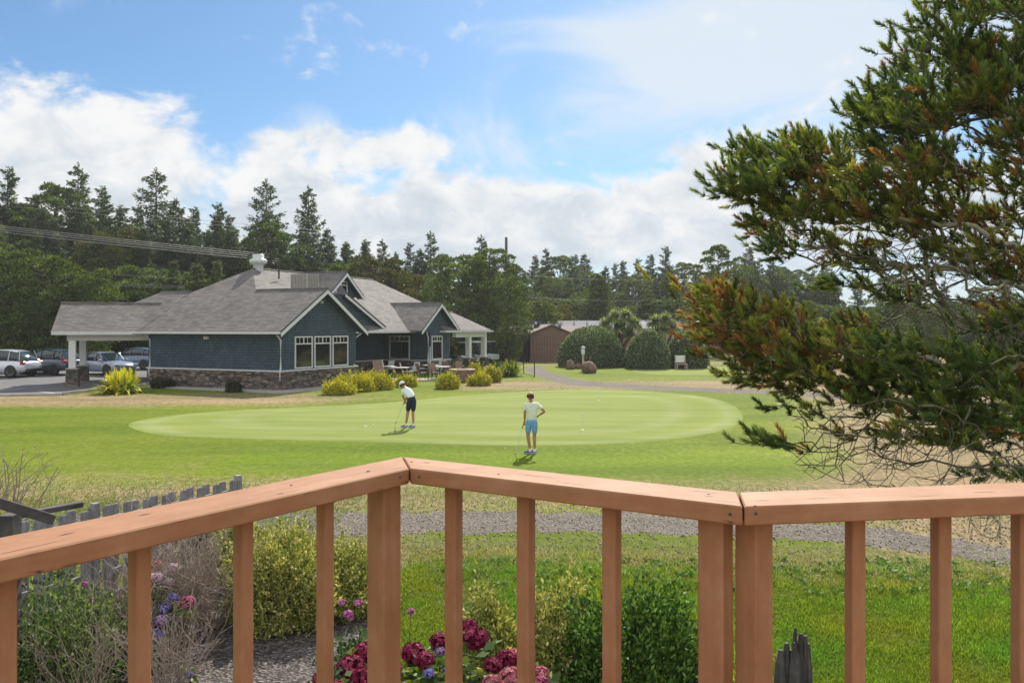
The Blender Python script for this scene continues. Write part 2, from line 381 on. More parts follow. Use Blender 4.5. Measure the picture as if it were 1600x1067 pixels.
def groundmat(name, kind):
    m, T, b = base(name); co = geo_co(T)
    if kind == 'grass':
        a = T.new('ShaderNodeAttribute', attribute_name='Col').outputs['Color']
        dry = T.new('ShaderNodeAttribute', attribute_name='Dry').outputs['Fac']
        n1 = tnoise(T, co, .8, 8, .7); n2 = tnoise(T, mapping(T, co, (1, .5, 1)), 7, 6, .75); n3 = tnoise(T, co, 40, 4, .7)
        ad = T.new('ShaderNodeMath', operation='ADD'); T.link(dry, ad.inputs[0])
        mm = T.new('ShaderNodeMath', operation='MULTIPLY_ADD'); T.link(n1, mm.inputs[0]); mm.inputs[1].default_value = 1.1; mm.inputs[2].default_value = -.76
        m3 = T.new('ShaderNodeMath', operation='MULTIPLY_ADD'); T.link(n2, m3.inputs[0]); m3.inputs[1].default_value = .9; T.link(mm.outputs[0], m3.inputs[2])
        T.link(m3.outputs[0], ad.inputs[1])
        dm = ramp(T, ad.outputs[0], [(.35, (0, 0, 0)), (.95, (1, 1, 1))])
        dc = ramp(T, n2, [(.3, (.20, .155, .085)), (.7, (.33, .26, .17))])
        c = mixn(T, dm, a, dc)
        c = mixn(T, 1.0, c, ramp(T, n2, [(.25, (.62, .66, .6)), (.75, (1.35, 1.3, 1.25))]), 'MULTIPLY')
        c = mixn(T, 1.0, c, ramp(T, n3, [(.25, (.65, .68, .65)), (.75, (1.35, 1.3, 1.3))]), 'MULTIPLY')
        c = mixn(T, 1.0, c, ramp(T, tnoise(T, mapping(T, co, (.25, 1, 1), (0, 0, .25)), .35, 5, .6), [(.35, (.74, .80, .72)), (.65, (1.18, 1.12, 1.15))]), 'MULTIPLY')
        T.link(c, b.inputs['Base Color']); b.inputs['Roughness'].default_value = .75; b.inputs['Specular IOR Level'].default_value = .03
        bump(T, b, n3, .7, .03)
    if kind == 'green':
        st = tnoise(T, mapping(T, co, (.06, 1.1, 1), (0, 0, .10)), 1.0, 4, .55); n2 = tnoise(T, mapping(T, co, (.25, 1, 1)), 1.5, 6, .65); n3 = tnoise(T, co, 50, 3, .6)
        rg = T.new('ShaderNodeAttribute', attribute_name='Ring').outputs['Fac']; rw = T.new('ShaderNodeMath', operation='MULTIPLY_ADD'); T.link(tnoise(T, mapping(T, co, (.3, .6, 1)), .5, 4, .6), rw.inputs[0]); rw.inputs[1].default_value = .10; T.link(rg, rw.inputs[2])
        band = ramp(T, rw.outputs[0], [(.035, (.142, .19, .022)), (.085, (.205, .25, .08)), (.12, (.23, .268, .10)), (.16, (.20, .245, .065)), (.24, (.195, .24, .065)), (.31, (.225, .262, .095)), (.38, (.20, .245, .07)), (1, (.21, .25, .08))])
        band = mixn(T, 1.0, band, ramp(T, st, [(.35, (.90, .93, .86)), (.65, (1.12, 1.08, 1.2))]), 'MULTIPLY'); c = band
        c = mixn(T, 1.0, c, ramp(T, n2, [(.3, (.88, .9, .88)), (.7, (1.12, 1.1, 1.1))]), 'MULTIPLY')
        c = mixn(T, 1.0, c, ramp(T, n3, [(.3, (.86, .86, .86)), (.7, (1.14, 1.14, 1.14))]), 'MULTIPLY')
        T.link(c, b.inputs['Base Color']); b.inputs['Roughness'].default_value = .9; b.inputs['Specular IOR Level'].default_value = .03
    if kind == 'gravel':
        v = T.new('ShaderNodeTexVoronoi'); T.link(co, v.inputs['Vector']); v.inputs['Scale'].default_value = 28
        v2 = T.new('ShaderNodeTexVoronoi'); T.link(co, v2.inputs['Vector']); v2.inputs['Scale'].default_value = 11
        n1 = tnoise(T, co, 1.2, 7, .7); n2 = tnoise(T, co, 9, 6, .7)
        s = T.new('ShaderNodeSeparateColor'); T.link(v.outputs['Color'], s.inputs[0])
        c = ramp(T, s.outputs[0], [(.0, (.065, .054, .045)), (.5, (.125, .106, .090)), (1, (.235, .208, .18))])
        c = mixn(T, 1.0, c, ramp(T, n1, [(.3, (.75, .74, .72)), (.7, (1.25, 1.2, 1.15))]), 'MULTIPLY')
        c = mixn(T, ramp(T, n2, [(.48, (0, 0, 0)), (.66, (.8, .8, .8))]), c, (.20, .16, .105))
        T.link(c, b.inputs['Base Color']); b.inputs['Roughness'].default_value = .9; bump(T, b, v.outputs['Distance'], 1.0, .04)
    if kind == 'asphalt':
        n1 = tnoise(T, co, .6, 7, .7); n2 = tnoise(T, co, 60, 3, .7)
        c = mixn(T, 1.0, ramp(T, n1, [(.3, (.10, .10, .105)), (.7, (.155, .15, .15))]), ramp(T, n2, [(.3, (.8, .8, .8)), (.7, (1.2, 1.2, 1.2))]), 'MULTIPLY')
        T.link(c, b.inputs['Base Color']); b.inputs['Roughness'].default_value = .75; b.inputs['Specular IOR Level'].default_value = .35
    if kind == 'mulch':
        v = T.new('ShaderNodeTexVoronoi'); T.link(mapping(T, co, (1, 1.6, 1)), v.inputs['Vector']); v.inputs['Scale'].default_value = 32; s = T.new('ShaderNodeSeparateColor'); T.link(v.outputs['Color'], s.inputs[0])
        T.link(ramp(T, s.outputs[0], [(0, (.04, .034, .034)), (.6, (.12, .10, .095)), (1, (.34, .30, .27))]), b.inputs['Base Color']); b.inputs['Roughness'].default_value = .95; bump(T, b, v.outputs['Distance'], 1, .05)
    if kind == 'paver':
        br = T.new('ShaderNodeTexBrick'); T.link(co, br.inputs['Vector']); br.inputs['Scale'].default_value = 3; br.inputs['Color1'].default_value = (.28, .19, .17, 1); br.inputs['Color2'].default_value = (.36, .27, .24, 1); br.inputs['Mortar'].default_value = (.15, .12, .1, 1)
        T.link(br.outputs['Color'], b.inputs['Base Color']); b.inputs['Roughness'].default_value = .85
for k in ('grass', 'green', 'gravel', 'asphalt', 'mulch', 'paver'): groundmat('g_'+k, k)
m, T, b = base('road_paint'); n = tnoise(T, geo_co(T), 8, 6, .7); T.link(ramp(T, n, [(.35, (.25, .25, .25)), (.55, (.7, .7, .7))]), b.inputs['Base Color'])

# ------------------------------------------------------------ ground
xs = np.unique(np.concatenate([np.linspace(-500, -60, 14), np.linspace(-60, 60, 241), np.linspace(60, 500, 14)]))
ys = np.unique(np.concatenate([np.linspace(-120, -10, 8), np.linspace(-10, 75, 213), np.linspace(75, 500, 20)]))
X, Y = np.meshgrid(xs, ys); Z = gzv(Y)
def hump(px, py, rx, ry):
    p = P(px, py); return np.exp(-(((X-p.x)/rx)**2+((Y-p.y)/ry)**2))
dry = np.zeros_like(X)+.0
dry += .58*np.exp(-((Y-17.8-.08*X)/1.7)**2)                           # beyond the gravel road
dry += .62*np.exp(-((Y-13.2+.16*X)/.8)**2)
dry += 1.0*np.exp(-((Y-38.3-.03*X)/3.0)**2)/(1+np.exp((X+8)/1.5))                          # strip in front of the clubhouse
dry += .85*np.exp(-((Y-46-.05*X)/3.2)**2)*(X > -3)+.5*np.exp(-((Y-44)/5)**2)*(X > 14)
dry += .85*(1/(1+np.exp(-np.clip(X-2.2-.3*Y, -20, 20)/.7)))*((Y > 13))
dry += .35*(Y > 62)
dry += .30*np.exp(-((Y-19.0)/2.0)**2)*(X < -2)
colg = np.zeros(X.shape+(3,)); near = np.array([.115, .155, .016]); mid = np.array([.142, .190, .022]); lush = np.array([.135, .215, .012])
t = np.clip((Y-14)/4, 0, 1)[..., None]; colg[:] = near*(1-t)+mid*t
lz = (.6*np.exp(-((Y-22.8)/1.7)**2)*(np.abs(X-3) < 11))[..., None]; colg = colg*(1-lz)+lush*lz
nx, ny = len(xs), len(ys); idx = np.arange(nx*ny).reshape(ny, nx)
Fq = np.stack([idx[:-1, :-1], idx[:-1, 1:], idx[1:, 1:], idx[1:, :-1]], -1).reshape(-1, 4)
g = npmesh('ground', np.stack([X, Y, Z], -1), Fq, 'g_grass', col=colg.reshape(-1, 3), smooth=True); tag(g, kind='structure')
a = g.data.attributes.new('Dry', 'FLOAT', 'POINT'); a.data.foreach_set('value', dry.ravel().astype(np.float32))

def sheet(name, pts, mat, off, step=.8, rag=0, n_in=14, kind='structure'):
    """closed outline (world xy) -> sheet over the terrain, rings shrinking towards the centre"""
    pts = [Vector((p[0], p[1])) for p in pts]; dense = []
    m_ = len(pts)
    for i in range(m_):
        p0, p1, p2, p3 = pts[i-1], pts[i], pts[(i+1) % m_], pts[(i+2) % m_]; k = max(2, int((p2-p1).length/step))
        for j in range(k):
            t_ = j/k; dense.append(.5*((2*p1)+(p2-p0)*t_+(2*p0-5*p1+4*p2-p3)*t_*t_+(3*p1-p0-3*p2+p3)*t_**3) if rag >= 0 else p1.lerp(p2, t_))
    c_ = sum(dense, Vector((0, 0)))/len(dense); D = np.array([[p.x, p.y] for p in dense]); c_ = np.array([c_.x, c_.y])
    if rag > 0:
        u_ = D-c_; D = D+unit(u_)*(rng.uniform(-rag, rag, (len(D), 1)))
    rings = [c_+(D-c_)*(1-k/n_in) for k in range(n_in)]; n_ = len(D); V = np.concatenate(rings+[c_[None]]); z = gzv(V[:, 1])+off
    if rag >= 0: z[:n_] -= off+.012
    fs = [];
    for r_ in range(n_in-1):
        for k in range(n_): fs.append((r_*n_+k, r_*n_+(k+1) % n_, (r_+1)*n_+(k+1) % n_, (r_+1)*n_+k))
    tri = [((n_in-1)*n_+k, (n_in-1)*n_+(k+1) % n_, n_in*n_) for k in range(n_)]
    me = bpy.data.meshes.new(name); me.from_pydata([(*v, zz) for v, zz in zip(V, z)], [], fs+tri); me.update()
    bm = bmesh.new(); bm.from_mesh(me); bmesh.ops.recalc_face_normals(bm, faces=bm.faces)
    if sum(f_.normal.z for f_ in bm.faces) < 0: bmesh.ops.reverse_faces(bm, faces=bm.faces)
    bm.to_mesh(me); bm.free()
    at_ = me.attributes.new('Ring', 'FLOAT', 'POINT'); at_.data.foreach_set('value', [k/n_in for k in range(n_in) for _ in range(n_)]+[1.0])
    me.polygons.foreach_set('use_smooth', [True]*len(me.polygons)); me.materials.append(MATS[mat])
    o = bpy.data.objects.new(name, me); C.objects.link(o); tag(o, kind=kind); return o
def ribbon(name, edgesA, edgesB, mat, off, rag=.08, n=7, step=.25):
    NS = 90
    def dens(pts):
        pts = [Vector(p[:2]) for p in pts]; o_ = []
        for i in range(len(pts)-1):
            p0 = pts[max(i-1, 0)]; p1 = pts[i]; p2 = pts[i+1]; p3 = pts[min(i+2, len(pts)-1)]
            for j in range(NS):
                t_ = j/NS; o_.append(.5*((2*p1)+(p2-p0)*t_+(2*p0-5*p1+4*p2-p3)*t_*t_+(3*p1-p0-3*p2+p3)*t_**3))
        o_.append(pts[-1]); return o_
    A, B = dens(edgesA), dens(edgesB); rows = []
    for i, (p, q) in enumerate(zip(A, B)):
        d = (q-p).normalized(); ra, rb = [rag*(float(fb(np.array([q_.x, q_.y, sd_]), 1.3, sd_))+.8*float(fb(np.array([q_.x, q_.y, sd_]), 4.1, sd_))+random.uniform(-.4, .4)) for q_, sd_ in ((p, 1.), (q, 5.))]
        p_, q_ = p-d*ra, q+d*rb; rows.append([p_.lerp(q_, k/(n-1)) for k in range(n)])
    V = np.array([[[p.x, p.y] for p in r_] for r_ in rows]); z = gzv(V[..., 1])+off; z[:, 0] -= off+.02; z[:, -1] -= off+.02; V3 = np.concatenate([V, z[..., None]], -1)
    id_ = np.arange(V3.shape[0]*n).reshape(-1, n); Fs = np.stack([id_[:-1, :-1], id_[1:, :-1], id_[1:, 1:], id_[:-1, 1:]], -1).reshape(-1, 4)
    # normals up
    a_, b_, c_ = V3.reshape(-1, 3)[Fs[0, 0]], V3.reshape(-1, 3)[Fs[0, 1]], V3.reshape(-1, 3)[Fs[0, 2]]
    if np.cross(b_-a_, c_-a_)[2] < 0: Fs = Fs[:, ::-1]
    o = npmesh(name, V3.reshape(-1, 3), Fs, mat, smooth=True); tag(o, kind='structure'); return o
gr = [P(x, y) for x, y in ((188, 664), (235, 652), (330, 643), (450, 637), (600, 629), (720, 618), (850, 610), (960, 609), (1060, 614), (1135, 626), (1168, 648), (1150, 668), (1080, 684), (960, 694), (800, 697), (640, 693), (480, 689), (330, 685), (230, 679))]
sheet('putting_green', gr, 'g_green', .010, rag=.015, n_in=30, step=.3)
sheet('practice_green', [P(x, y) for x, y in ((985, 577), (1050, 573), (1130, 573), (1180, 578), (1190, 584), (1100, 586), (1010, 584))], 'g_green', .010, rag=.03)
ribbon('gravel_road', [P(-260, 800), P(200, 797), P(470, 795), P(640, 795), P(850, 795), P(1050, 800), P(1250, 812), P(1450, 832), P(1650, 860), P(2100, 940)],
       [P(-260, 862), P(200, 856), P(470, 848), P(640, 838), P(850, 838), P(1050, 838), P(1250, 846), P(1400, 862), P(1650, 905), P(2100, 1010)], 'g_gravel', .008, rag=.22)
ribbon('gravel_path', [P(850, 571.5), P(855, 577), P(880, 586), P(940, 596), P(1040, 602), P(1160, 607), P(1300, 614), P(1480, 622), P(1750, 640)],
       [P(815, 573), P(822, 582), P(850, 594), P(905, 604), P(1020, 610), P(1150, 615), P(1300, 624), P(1480, 636), P(1750, 664)], 'g_gravel', .008, rag=.25)
if False: sheet('dirt_verge', [P(x, y) for x, y in ((1330, 640), (1420, 620), (1600, 612), (1750, 640), (1750, 740), (1600, 770), (1500, 740), (1400, 690))], 'g_gravel', .006, rag=.4)
sheet('parking_lot', [(-21.8, 40.2), (-20.2, 46), (-20.5, 53), (-16, 62), (-30, 68), (-75, 68), (-75, 36), (-32, 37.6)], 'g_asphalt', .012, rag=-1)
for i, (a_, b_) in enumerate((((60, 612), (108, 617)), ((-20, 612), (40, 607)))):
    p, q = P(*a_), P(*b_); d = (q-p).normalized(); s_ = Vector((-d.y, d.x, 0))*.06
    mb = MB(); mb.add([Vector((v.x, v.y, gz(v.y)+.018)) for v in (p-s_, q-s_, q+s_, p+s_)], [(0, 1, 2, 3)]); tag(mb.build('painted_line', 'road_paint'), kind='structure')
mb = MB(); kp = [(-21.6, 40.0), (-20.0, 46), (-20.3, 52)]
for i in range(2): mb.beam((*kp[i], gz(kp[i][1])+.06), (*kp[i+1], gz(kp[i+1][1])+.06), .15, .2)
tag(mb.build('parking_kerb', 'concrete'), kind='structure')
mb = MB(); kp = [(-75, 35.8), (-32, 37.4), (-21.6, 39.9)]
for i in range(2): mb.beam((*kp[i], gz(kp[i][1])+.05), (*kp[i+1], gz(kp[i+1][1])+.05), .15, .14)
tag(mb.build('parking_kerb', 'concrete'), kind='structure')

# ------------------------------------------------------------ deck and railing (seen close, through the camera height)
RH = .42                                     # rail top below the eye
def RP(px, py): Y_ = F*RH/(py-YH); return Vector(((px-800)/F*Y_, Y_))
n1a, n2a, n3a, n4a = RP(0, 873), RP(640, 731.6), RP(1161.8, 791.4), RP(1600, 775)
d1 = (n2a-n1a).normalized(); d2 = (n3a-n2a).normalized(); d3 = (n4a-n3a).normalized()
s0 = n1a-d1*.9; s3 = n4a+d3*1.6
CW, CT = .165, .046; zt = HC-RH
def perp(d): return Vector((-d.y, d.x))
def isect(p, d, q, e):
    den = d.x*e.y-d.y*e.x; t_ = ((q.x-p.x)*e.y-(q.y-p.y)*e.x)/den; return p+d*t_
def offline(k):
    a_, b_, c_ = s0+perp(d1)*k, n2a+perp(d2)*k, n3a+perp(d3)*k
    return [a_, isect(a_, d1, b_, d2), isect(b_, d2, c_, d3), s3+perp(d3)*k]
nr, fr = offline(0), offline(CW)
deck = empty('deck_railing', (s0.x, s0.y, zt-1.02), 'terracotta painted wooden deck railing with mitred flat top rail in the foreground', 'railing')
dl = Vector(deck.location)
SEGD = [d1, d2, d3]
for i in range(3):
    a_, b_, c_, e_ = nr[i], nr[i+1], fr[i+1], fr[i]; d = SEGD[i]; g0 = .0025 if i > 0 else 0; g1 = .0025 if i < 2 else 0
    a_, e_ = a_+d*g0, e_+d*g0; b_, c_ = b_-d*g1, c_-d*g1
    ang = math.atan2(d.y, d.x); Mi = Matrix.Rotation(-ang, 3, 'Z'); org = Vector((a_.x, a_.y, zt-CT))
    pl = [Mi @ (Vector((p.x, p.y, zt-CT))-org) for p in (a_, b_, c_, e_)]
    o = MB().extr(pl, (0, 0, CT)).build('top_rail', 'deck_paint', deck, bevel=.0035, loc=org-dl, rz=ang)
    if i == 1: o['label'] = 'short middle top rail with long dark cracks along its grain'
ctr = offline(CW*.5)
def on_center(px, i):
    r_ = Vector(((px-800)/F, 1)); return isect(ctr[i], SEGD[i], Vector((0, 0)), r_)
def upright(name, px, i, a_, rot=None, depth=0):
    p = on_center(px, i)+perp(SEGD[i])*depth; ang = rot if rot is not None else math.atan2(SEGD[i].y, SEGD[i].x)
    h = a_/2; z0 = zt-1.0 if name == 'baluster' else zt-1.35
    # long axis of the stick runs along local x so the painted grain follows it
    M4 = Matrix.Rotation(ang, 4, 'Z') @ Matrix.Rotation(R(-90), 4, 'Y')
    o = MB().box((0, -h, -h), (zt-CT-z0-.0015, h, h)).build(name, 'deck_paint', deck, bevel=.0025 if name == 'baluster' else .004)
    o.matrix_local = Matrix.Translation(Vector((p.x, p.y, z0))-dl) @ M4
    return o
def seg_bal(i, first, last, pxs): pass
for px in (-190, 10, 218, 380, 508): upright('baluster', px if px != 10 else 5, 0, .036 if px < 400 else .036)
upright('post', 600, 0, .074, math.atan2(d2.y, d2.x)-.08, 0)
for px in (709, 822, 956): upright('baluster', px, 1, .040)
upright('post', 1118, 1, .066, math.atan2(d2.y, d2.x)-.1)
upright('post', 1178, 2, .066, R(34.6), 0)
for px in (1336, 1470, 1596, 1735, 1890): upright('baluster', px, 2, .037)
mbx = []
for i in range(3):
    a_, b_ = ctr[i], ctr[i+1]; d = SEGD[i]; ang = math.atan2(d.y, d.x); ln = (b_-a_).length
    MB().box((0.06, -.02, -.045), (ln-.06, .02, .045)).build('bottom_rail', 'deck_paint', deck, bevel=.003, loc=Vector((a_.x, a_.y, zt-1.0-.046))-dl, rz=ang)
# nail heads and a knot crack on the cap
for px, py in ((345, 768), (575, 736), (643, 722), (779, 741), (1107, 772), (1180, 790), (455, 758)):
    p = RP(px, py); MB().lathe([(.0035, 0), (.0035, .0012)], 8, (p.x-dl.x, p.y-dl.y, zt+.0002-dl.z)).build('nail_head', 'dark_metal', deck)
fl = empty('deck_floor', (0, -.4, zt-1.2), kind='structure') if False else None
poly = [Vector((p.x, p.y)) for p in offline(.05)]
fpts = [(poly[0].x, poly[0].y), (poly[1].x, poly[1].y), (poly[2].x, poly[2].y), (poly[3].x, poly[3].y), (poly[3].x, -2.4), (poly[0].x, -2.4)]
tag(MB().extr([(x, y, zt-1.16) for x, y in fpts], (0, 0, .04)).build('deck_floor', 'deck_board'), kind='structure')

# ------------------------------------------------------------ picket fence, beam frame, stump
fa, fbb = W(367, 750, 13.1), W(-120, 838, 9.3)
fence = empty('picket_fence', (fa.x, fa.y, 0), 'weathered grey shadowbox picket fence with dog-eared boards at the left edge of the lawn', 'fence')
fd = Vector((fbb.x-fa.x, fbb.y-fa.y, 0)); fl_ = fd.length; fd.normalize(); fn = Vector((-fd.y, fd.x, 0))
FM = Matrix(((fd.x, fn.x, 0, 0), (fd.y, fn.y, 0, 0), (0, 0, 1, 0), (0, 0, 0, 1)))
k = 0; x = 0.0
while x < fl_:
    side = 1 if k % 2 == 0 else -1; h = 1.205+random.uniform(-.02, .02); y = side*.035; c_ = .022; tl = random.uniform(-.012, .012)
    pr = [(x, y, .03), (x+.138, y, .03), (x+.138+tl, y, h-c_), (x+.138-c_+tl, y, h), (x+c_+tl, y, h), (x+tl, y, h-c_)]
    MB().extr([FM @ Vector(p) for p in pr], FM @ Vector((0, .018*side, 0))).build('picket', 'weathered_picket', fence)
    x += .1525; k += 1
for z in (.3, 1.02):
    MB().beam(FM @ Vector((0, 0, z)), FM @ Vector((fl_, 0, z)), .05, .085).build('fence_rail', 'weathered_picket', fence)
for x in (-.06, 2.35, 4.7):
    MB().box((x-.045, -.045, 0), (x+.045, .045, 1.27), FM).build('post', 'weathered_picket', fence)
pf = W(15, 800, 7.6)
arb = empty('beam_frame', (pf.x, pf.y, 0), 'dark weathered post carrying two crossed beams at the left edge', 'garden frame')
MB().box((-.07, -.07, 0), (.07, .07, pf.z-.02)).build('post', 'old_beam', arb)
q0, q1 = W(-160, 737, 6.9), W(84, 812, 7.7); l_ = Vector((pf.x, pf.y, 0))
MB().beam(q0-l_, q1-l_, .045, .09).build('beam', 'old_beam', arb, bevel=.004)
q0, q1 = W(-150, 826, 7.2), W(128, 784, 8.3)
MB().beam(q0-l_-Vector((0, 0, .06)), q1-l_-Vector((0, 0, .02)), .09, .05).build('beam', 'old_beam', arb, bevel=.004)
sp = W(1240, 1067, 6.9); stump = MB()
for (dx, dy, r0, h) in ((-.11, 0, .055, .93), (-.05, .03, .045, .98), (.0, -.02, .05, 1.0), (.03, .05, .03, 1.10), (.055, 0, .035, 1.07), (.0, .08, .05, .9), (.10, .03, .038, 1.04), (.13, .0, .03, .98)):
    zs = np.linspace(0, 1, 9)
    pts = [Vector((dx+random.uniform(-.008, .008), dy+random.uniform(-.008, .008), z_*h)) for z_ in zs]
    stump.tube(pts, [r0*1.15, r0*1.1, r0, r0*1.05, r0, r0*.9, r0, r0*.75, r0*random.uniform(.2, .5)], 7, smooth=False)
so_ = stump.build('driftwood_stump', 'driftwood', None, loc=(sp.x, sp.y, 0)); tag(so_, 'splintered dark grey driftwood stump standing at the lawn edge behind the railing', 'stump')
STUMP = so_

# cracks in the paint and wood, screws near the mitre
def crack(px, py, ln_px, wdt, seed):
    rr = random.Random(seed); a_ = RP(px, py); i = 0 if px < 640 else (1 if px < 1150 else 2); d = SEGD[i]; n_ = perp(d); L_ = (RP(px+ln_px, py)-a_).length; k = 9; up, lo = [], []
    off_ = 0
    for j in range(k+1):
        t_ = j/k; off_ += rr.uniform(-.0012, .0012); w_ = wdt*math.sin(math.pi*t_)*rr.uniform(.5, 1.2)+.0002; c = a_+d*(L_*t_)+n_*off_; up.append((c.x+n_.x*w_-dl.x, c.y+n_.y*w_-dl.y, zt+.0006-dl.z)); lo.append((c.x-n_.x*w_-dl.x, c.y-n_.y*w_-dl.y, zt+.0006-dl.z))
    mb = MB(); mb.add(up+lo, [(j, j+1, k+2+j, k+1+j) for j in range(k)]); mb.build('crack', 'dark_metal', deck)
for a_ in ((805, 740, 75, .0022, 1), (860, 752, 60, .0014, 2), (870, 740, 45, .0012, 3), (1070, 765, 55, .0018, 4), (980, 768, 40, .001, 5), (570, 738, 14, .003, 6), (432, 772, 12, .003, 7), (215, 806, 22, .003, 8), (1255, 779, 50, .001, 9), (1420, 776, 60, .001, 10), (1100, 774, 16, .004, 11), (660, 722, 16, .003, 12), (725, 730, 30, .0012, 13), (1180, 782, 26, .0014, 14), (90, 838, 30, .002, 15), (1520, 769, 40, .0012, 16)): crack(*a_)
for px, py, i in ((1141, 803, 1), (1181, 802, 2), (655, 745, 1), (625, 745, 0)):
    r_ = Vector(((px-800)/F, 1)); p = isect(nr[i], SEGD[i], Vector((0, 0)), r_)-perp(SEGD[i])*.0006; z_ = HC-(py-YH)/F*p.y
    o = MB().lathe([(.0038, 0), (.0042, .0004), (.002, .0009)], 10).build('screw', 'pole_wood', deck, loc=Vector((p.x, p.y, z_))-dl); o.rotation_euler = (R(90), 0, math.atan2(SEGD[i].y, SEGD[i].x))

# ------------------------------------------------------------ clubhouse (local x runs back along the window gable, local y along the long left wall)
UB = Vector((.416, .909)); VB = Vector((-.909, .416)); B0 = Vector((-11.76, 42.25, .36)); RZ = math.atan2(.909, .416)
club = empty('clubhouse', B0, 'low blue shingled clubhouse with grey hipped roofs, stone base and white trimmed windows', 'building', rz=RZ)
def CL(s, t, z=0): return Vector((B0.x+UB.x*s+VB.x*t, B0.y+UB.y*s+VB.y*t, B0.z+z))
foot = [(0, 0), (6.54, 0), (6.54, 3.8), (15.2, 3.8), (15.2, .1), (17.9, .1), (17.9, 3.8), (24, 3.8), (24, 9.2), (0, 9.2)]
def offpoly(p, d):
    o = []; n = len(p)
    for i in range(n):
        a_, b_, c_ = Vector(p[i-1]), Vector(p[i]), Vector(p[(i+1) % n]); e1 = (b_-a_).normalized(); e2 = (c_-b_).normalized()
        n1_ = Vector((e1.y, -e1.x)); n2_ = Vector((e2.y, -e2.x)); o.append(isect(a_+n1_*d, e1, b_+n2_*d, e2))
    return o
def prism(p, z0, z1): return MB().extr([(q[0], q[1], z0) for q in p], (0, 0, z1-z0))
EV = 3.05; SL = .61
wall = prism(foot, 1.06, EV-.13)
wall.build('wall', 'blue_shingle', club)
prism(offpoly(foot, .07), -.5, 1.0).build('stone_base', 'ledge_stone', club)
prism(offpoly(foot, .10), 1.0, 1.06).build('sill_band', 'white_paint', club)
def slab(pts, th, name='roof', mat='roof_shingle', parent=club, vec=None):
    o = MB().extr(pts, vec or (0, 0, -th)).build(name, mat, parent); return o
def hip(x0, x1, y0, y1, ze, sl, axis, hips=(1, 1), name='roof', th=.15, parent=club, hw=None):
    """closed hipped or gabled solid over the rectangle, ridge along axis"""
    if axis == 'x':
        w_ = (y1-y0)/2; r0 = (x0+(w_ if hips[0] else 0), (y0+y1)/2, ze+sl*w_); r1 = (x1-(w_ if hips[1] else 0), (y0+y1)/2, ze+sl*w_)
        c_ = [(x0, y0), (x1, y0), (x1, y1), (x0, y1)]
    else:
        w_ = (x1-x0)/2; r0 = ((x0+x1)/2, y0+(w_ if hips[0] else 0), ze+sl*w_); r1 = ((x0+x1)/2, y1-(w_ if hips[1] else 0), ze+sl*w_)
        c_ = [(x0, y0), (x0, y1), (x1, y1), (x1, y0)]
    t_ = [(*q, ze) for q in c_]; v = t_+[r0, r1]
    mb = MB(); mb.add(v+[(q[0], q[1], ze-.02) for q in c_], [(0, 1, 5, 4), (1, 2, 5), (2, 3, 4, 5), (3, 0, 4), (0, 1, 7, 6), (1, 2, 8, 7), (2, 3, 9, 8), (3, 0, 6, 9), (6, 7, 8, 9)])
    o = mb.build(name, 'roof_shingle', parent)
    # gutter board and soffit under the edge
    mb = MB(); mb.add([(q[0], q[1], ze-.0205) for q in c_]+[(q[0], q[1], ze-th) for q in c_], [(0, 1, 2, 3), (4, 5, 6, 7), (0, 1, 5, 4), (1, 2, 6, 5), (2, 3, 7, 6), (3, 0, 4, 7)])
    mb.build('gutter', 'white_metal', o); 
    mb = MB(); mb.tube([Vector(r0)+Vector((0, 0, .01)), Vector(r1)+Vector((0, 0, .01))], .06, 6); mb.build('ridge_cap', 'roof_shingle', o)
    return o
main = hip(-.5, 24.56, .73, 13.05, EV, SL, 'x'); 
ext = hip(-.512, 7.04, 9.35, 15.6, EV+.012, SL, 'y', (0, 1))
porch = hip(16.5, 23.6, -.4, 4.0, EV+.006, SL, 'x', (0, 1))
# window gable: two sloping slabs with a white rake and dark roof edge
def gable(s0_, s1_, t0, t1, ze, sl, oh_t=.45, oh=.5, trim=True, wall_t=0.0, wz=EV-.13, wname='gable_wall', zoff=.01):
    sm_ = (s0_+s1_)/2; w_ = (s1_-s0_)/2; ap = ze+sl*(w_+oh); th = .16
    for sg in (-1, 1):
        e = (sm_+sg*(w_+oh), t0-oh_t, ze+zoff); a_ = (sm_, t0-oh_t, ap+zoff)
        rf = MB().extr([e, a_, (a_[0], a_[1], a_[2]-.07), (e[0], e[1], e[2]-.07)], (0, t1-t0+oh_t, 0)).build('roof', 'roof_shingle', club)
        if trim:
            u_ = .012; q = t0-oh_t
            MB().extr([(e[0]+sg*.02, q-.03, e[2]-.06), (a_[0], q-.03, a_[2]-.06), (a_[0], q-.03, a_[2]+.02), (e[0]+sg*.02, q-.03, e[2]+.015)], (0, .028, 0)).build('roof_edge', 'blue_trim', rf)
            MB().extr([(e[0]+sg*.0, q-.045, e[2]-.27), (a_[0], q-.045, a_[2]-.27), (a_[0], q-.045, a_[2]-.065), (e[0]+sg*.0, q-.045, e[2]-.065)], (0, .04, 0)).build('rake_board', 'white_paint', rf)
            MB().extr([(e[0], q+.05, e[2]-.2), (a_[0], q+.05, a_[2]-.2), (a_[0], q+.05, a_[2]-.09), (e[0], q+.05, e[2]-.09)], (0, oh_t+.0, 0)).build('soffit', 'blue_trim', rf)
    MB().tube([(sm_, t0-oh_t+.02, ap+zoff+.01), (sm_, t1, ap+zoff+.01)], .06, 6).build('ridge_cap', 'roof_shingle', club)
    g_ = ap-sl*.0
    gw = MB().extr([(s0_, wall_t, wz), (s1_, wall_t, wz), (s1_, wall_t, ze+sl*oh-.12), (sm_, wall_t, ap-.12), (s0_, wall_t, ze+sl*oh-.12)], (0, .3, 0)).build(wname, 'blue_shingle', club)
    return ap
gable(0, 6.54, 0, 4.45, EV, SL)
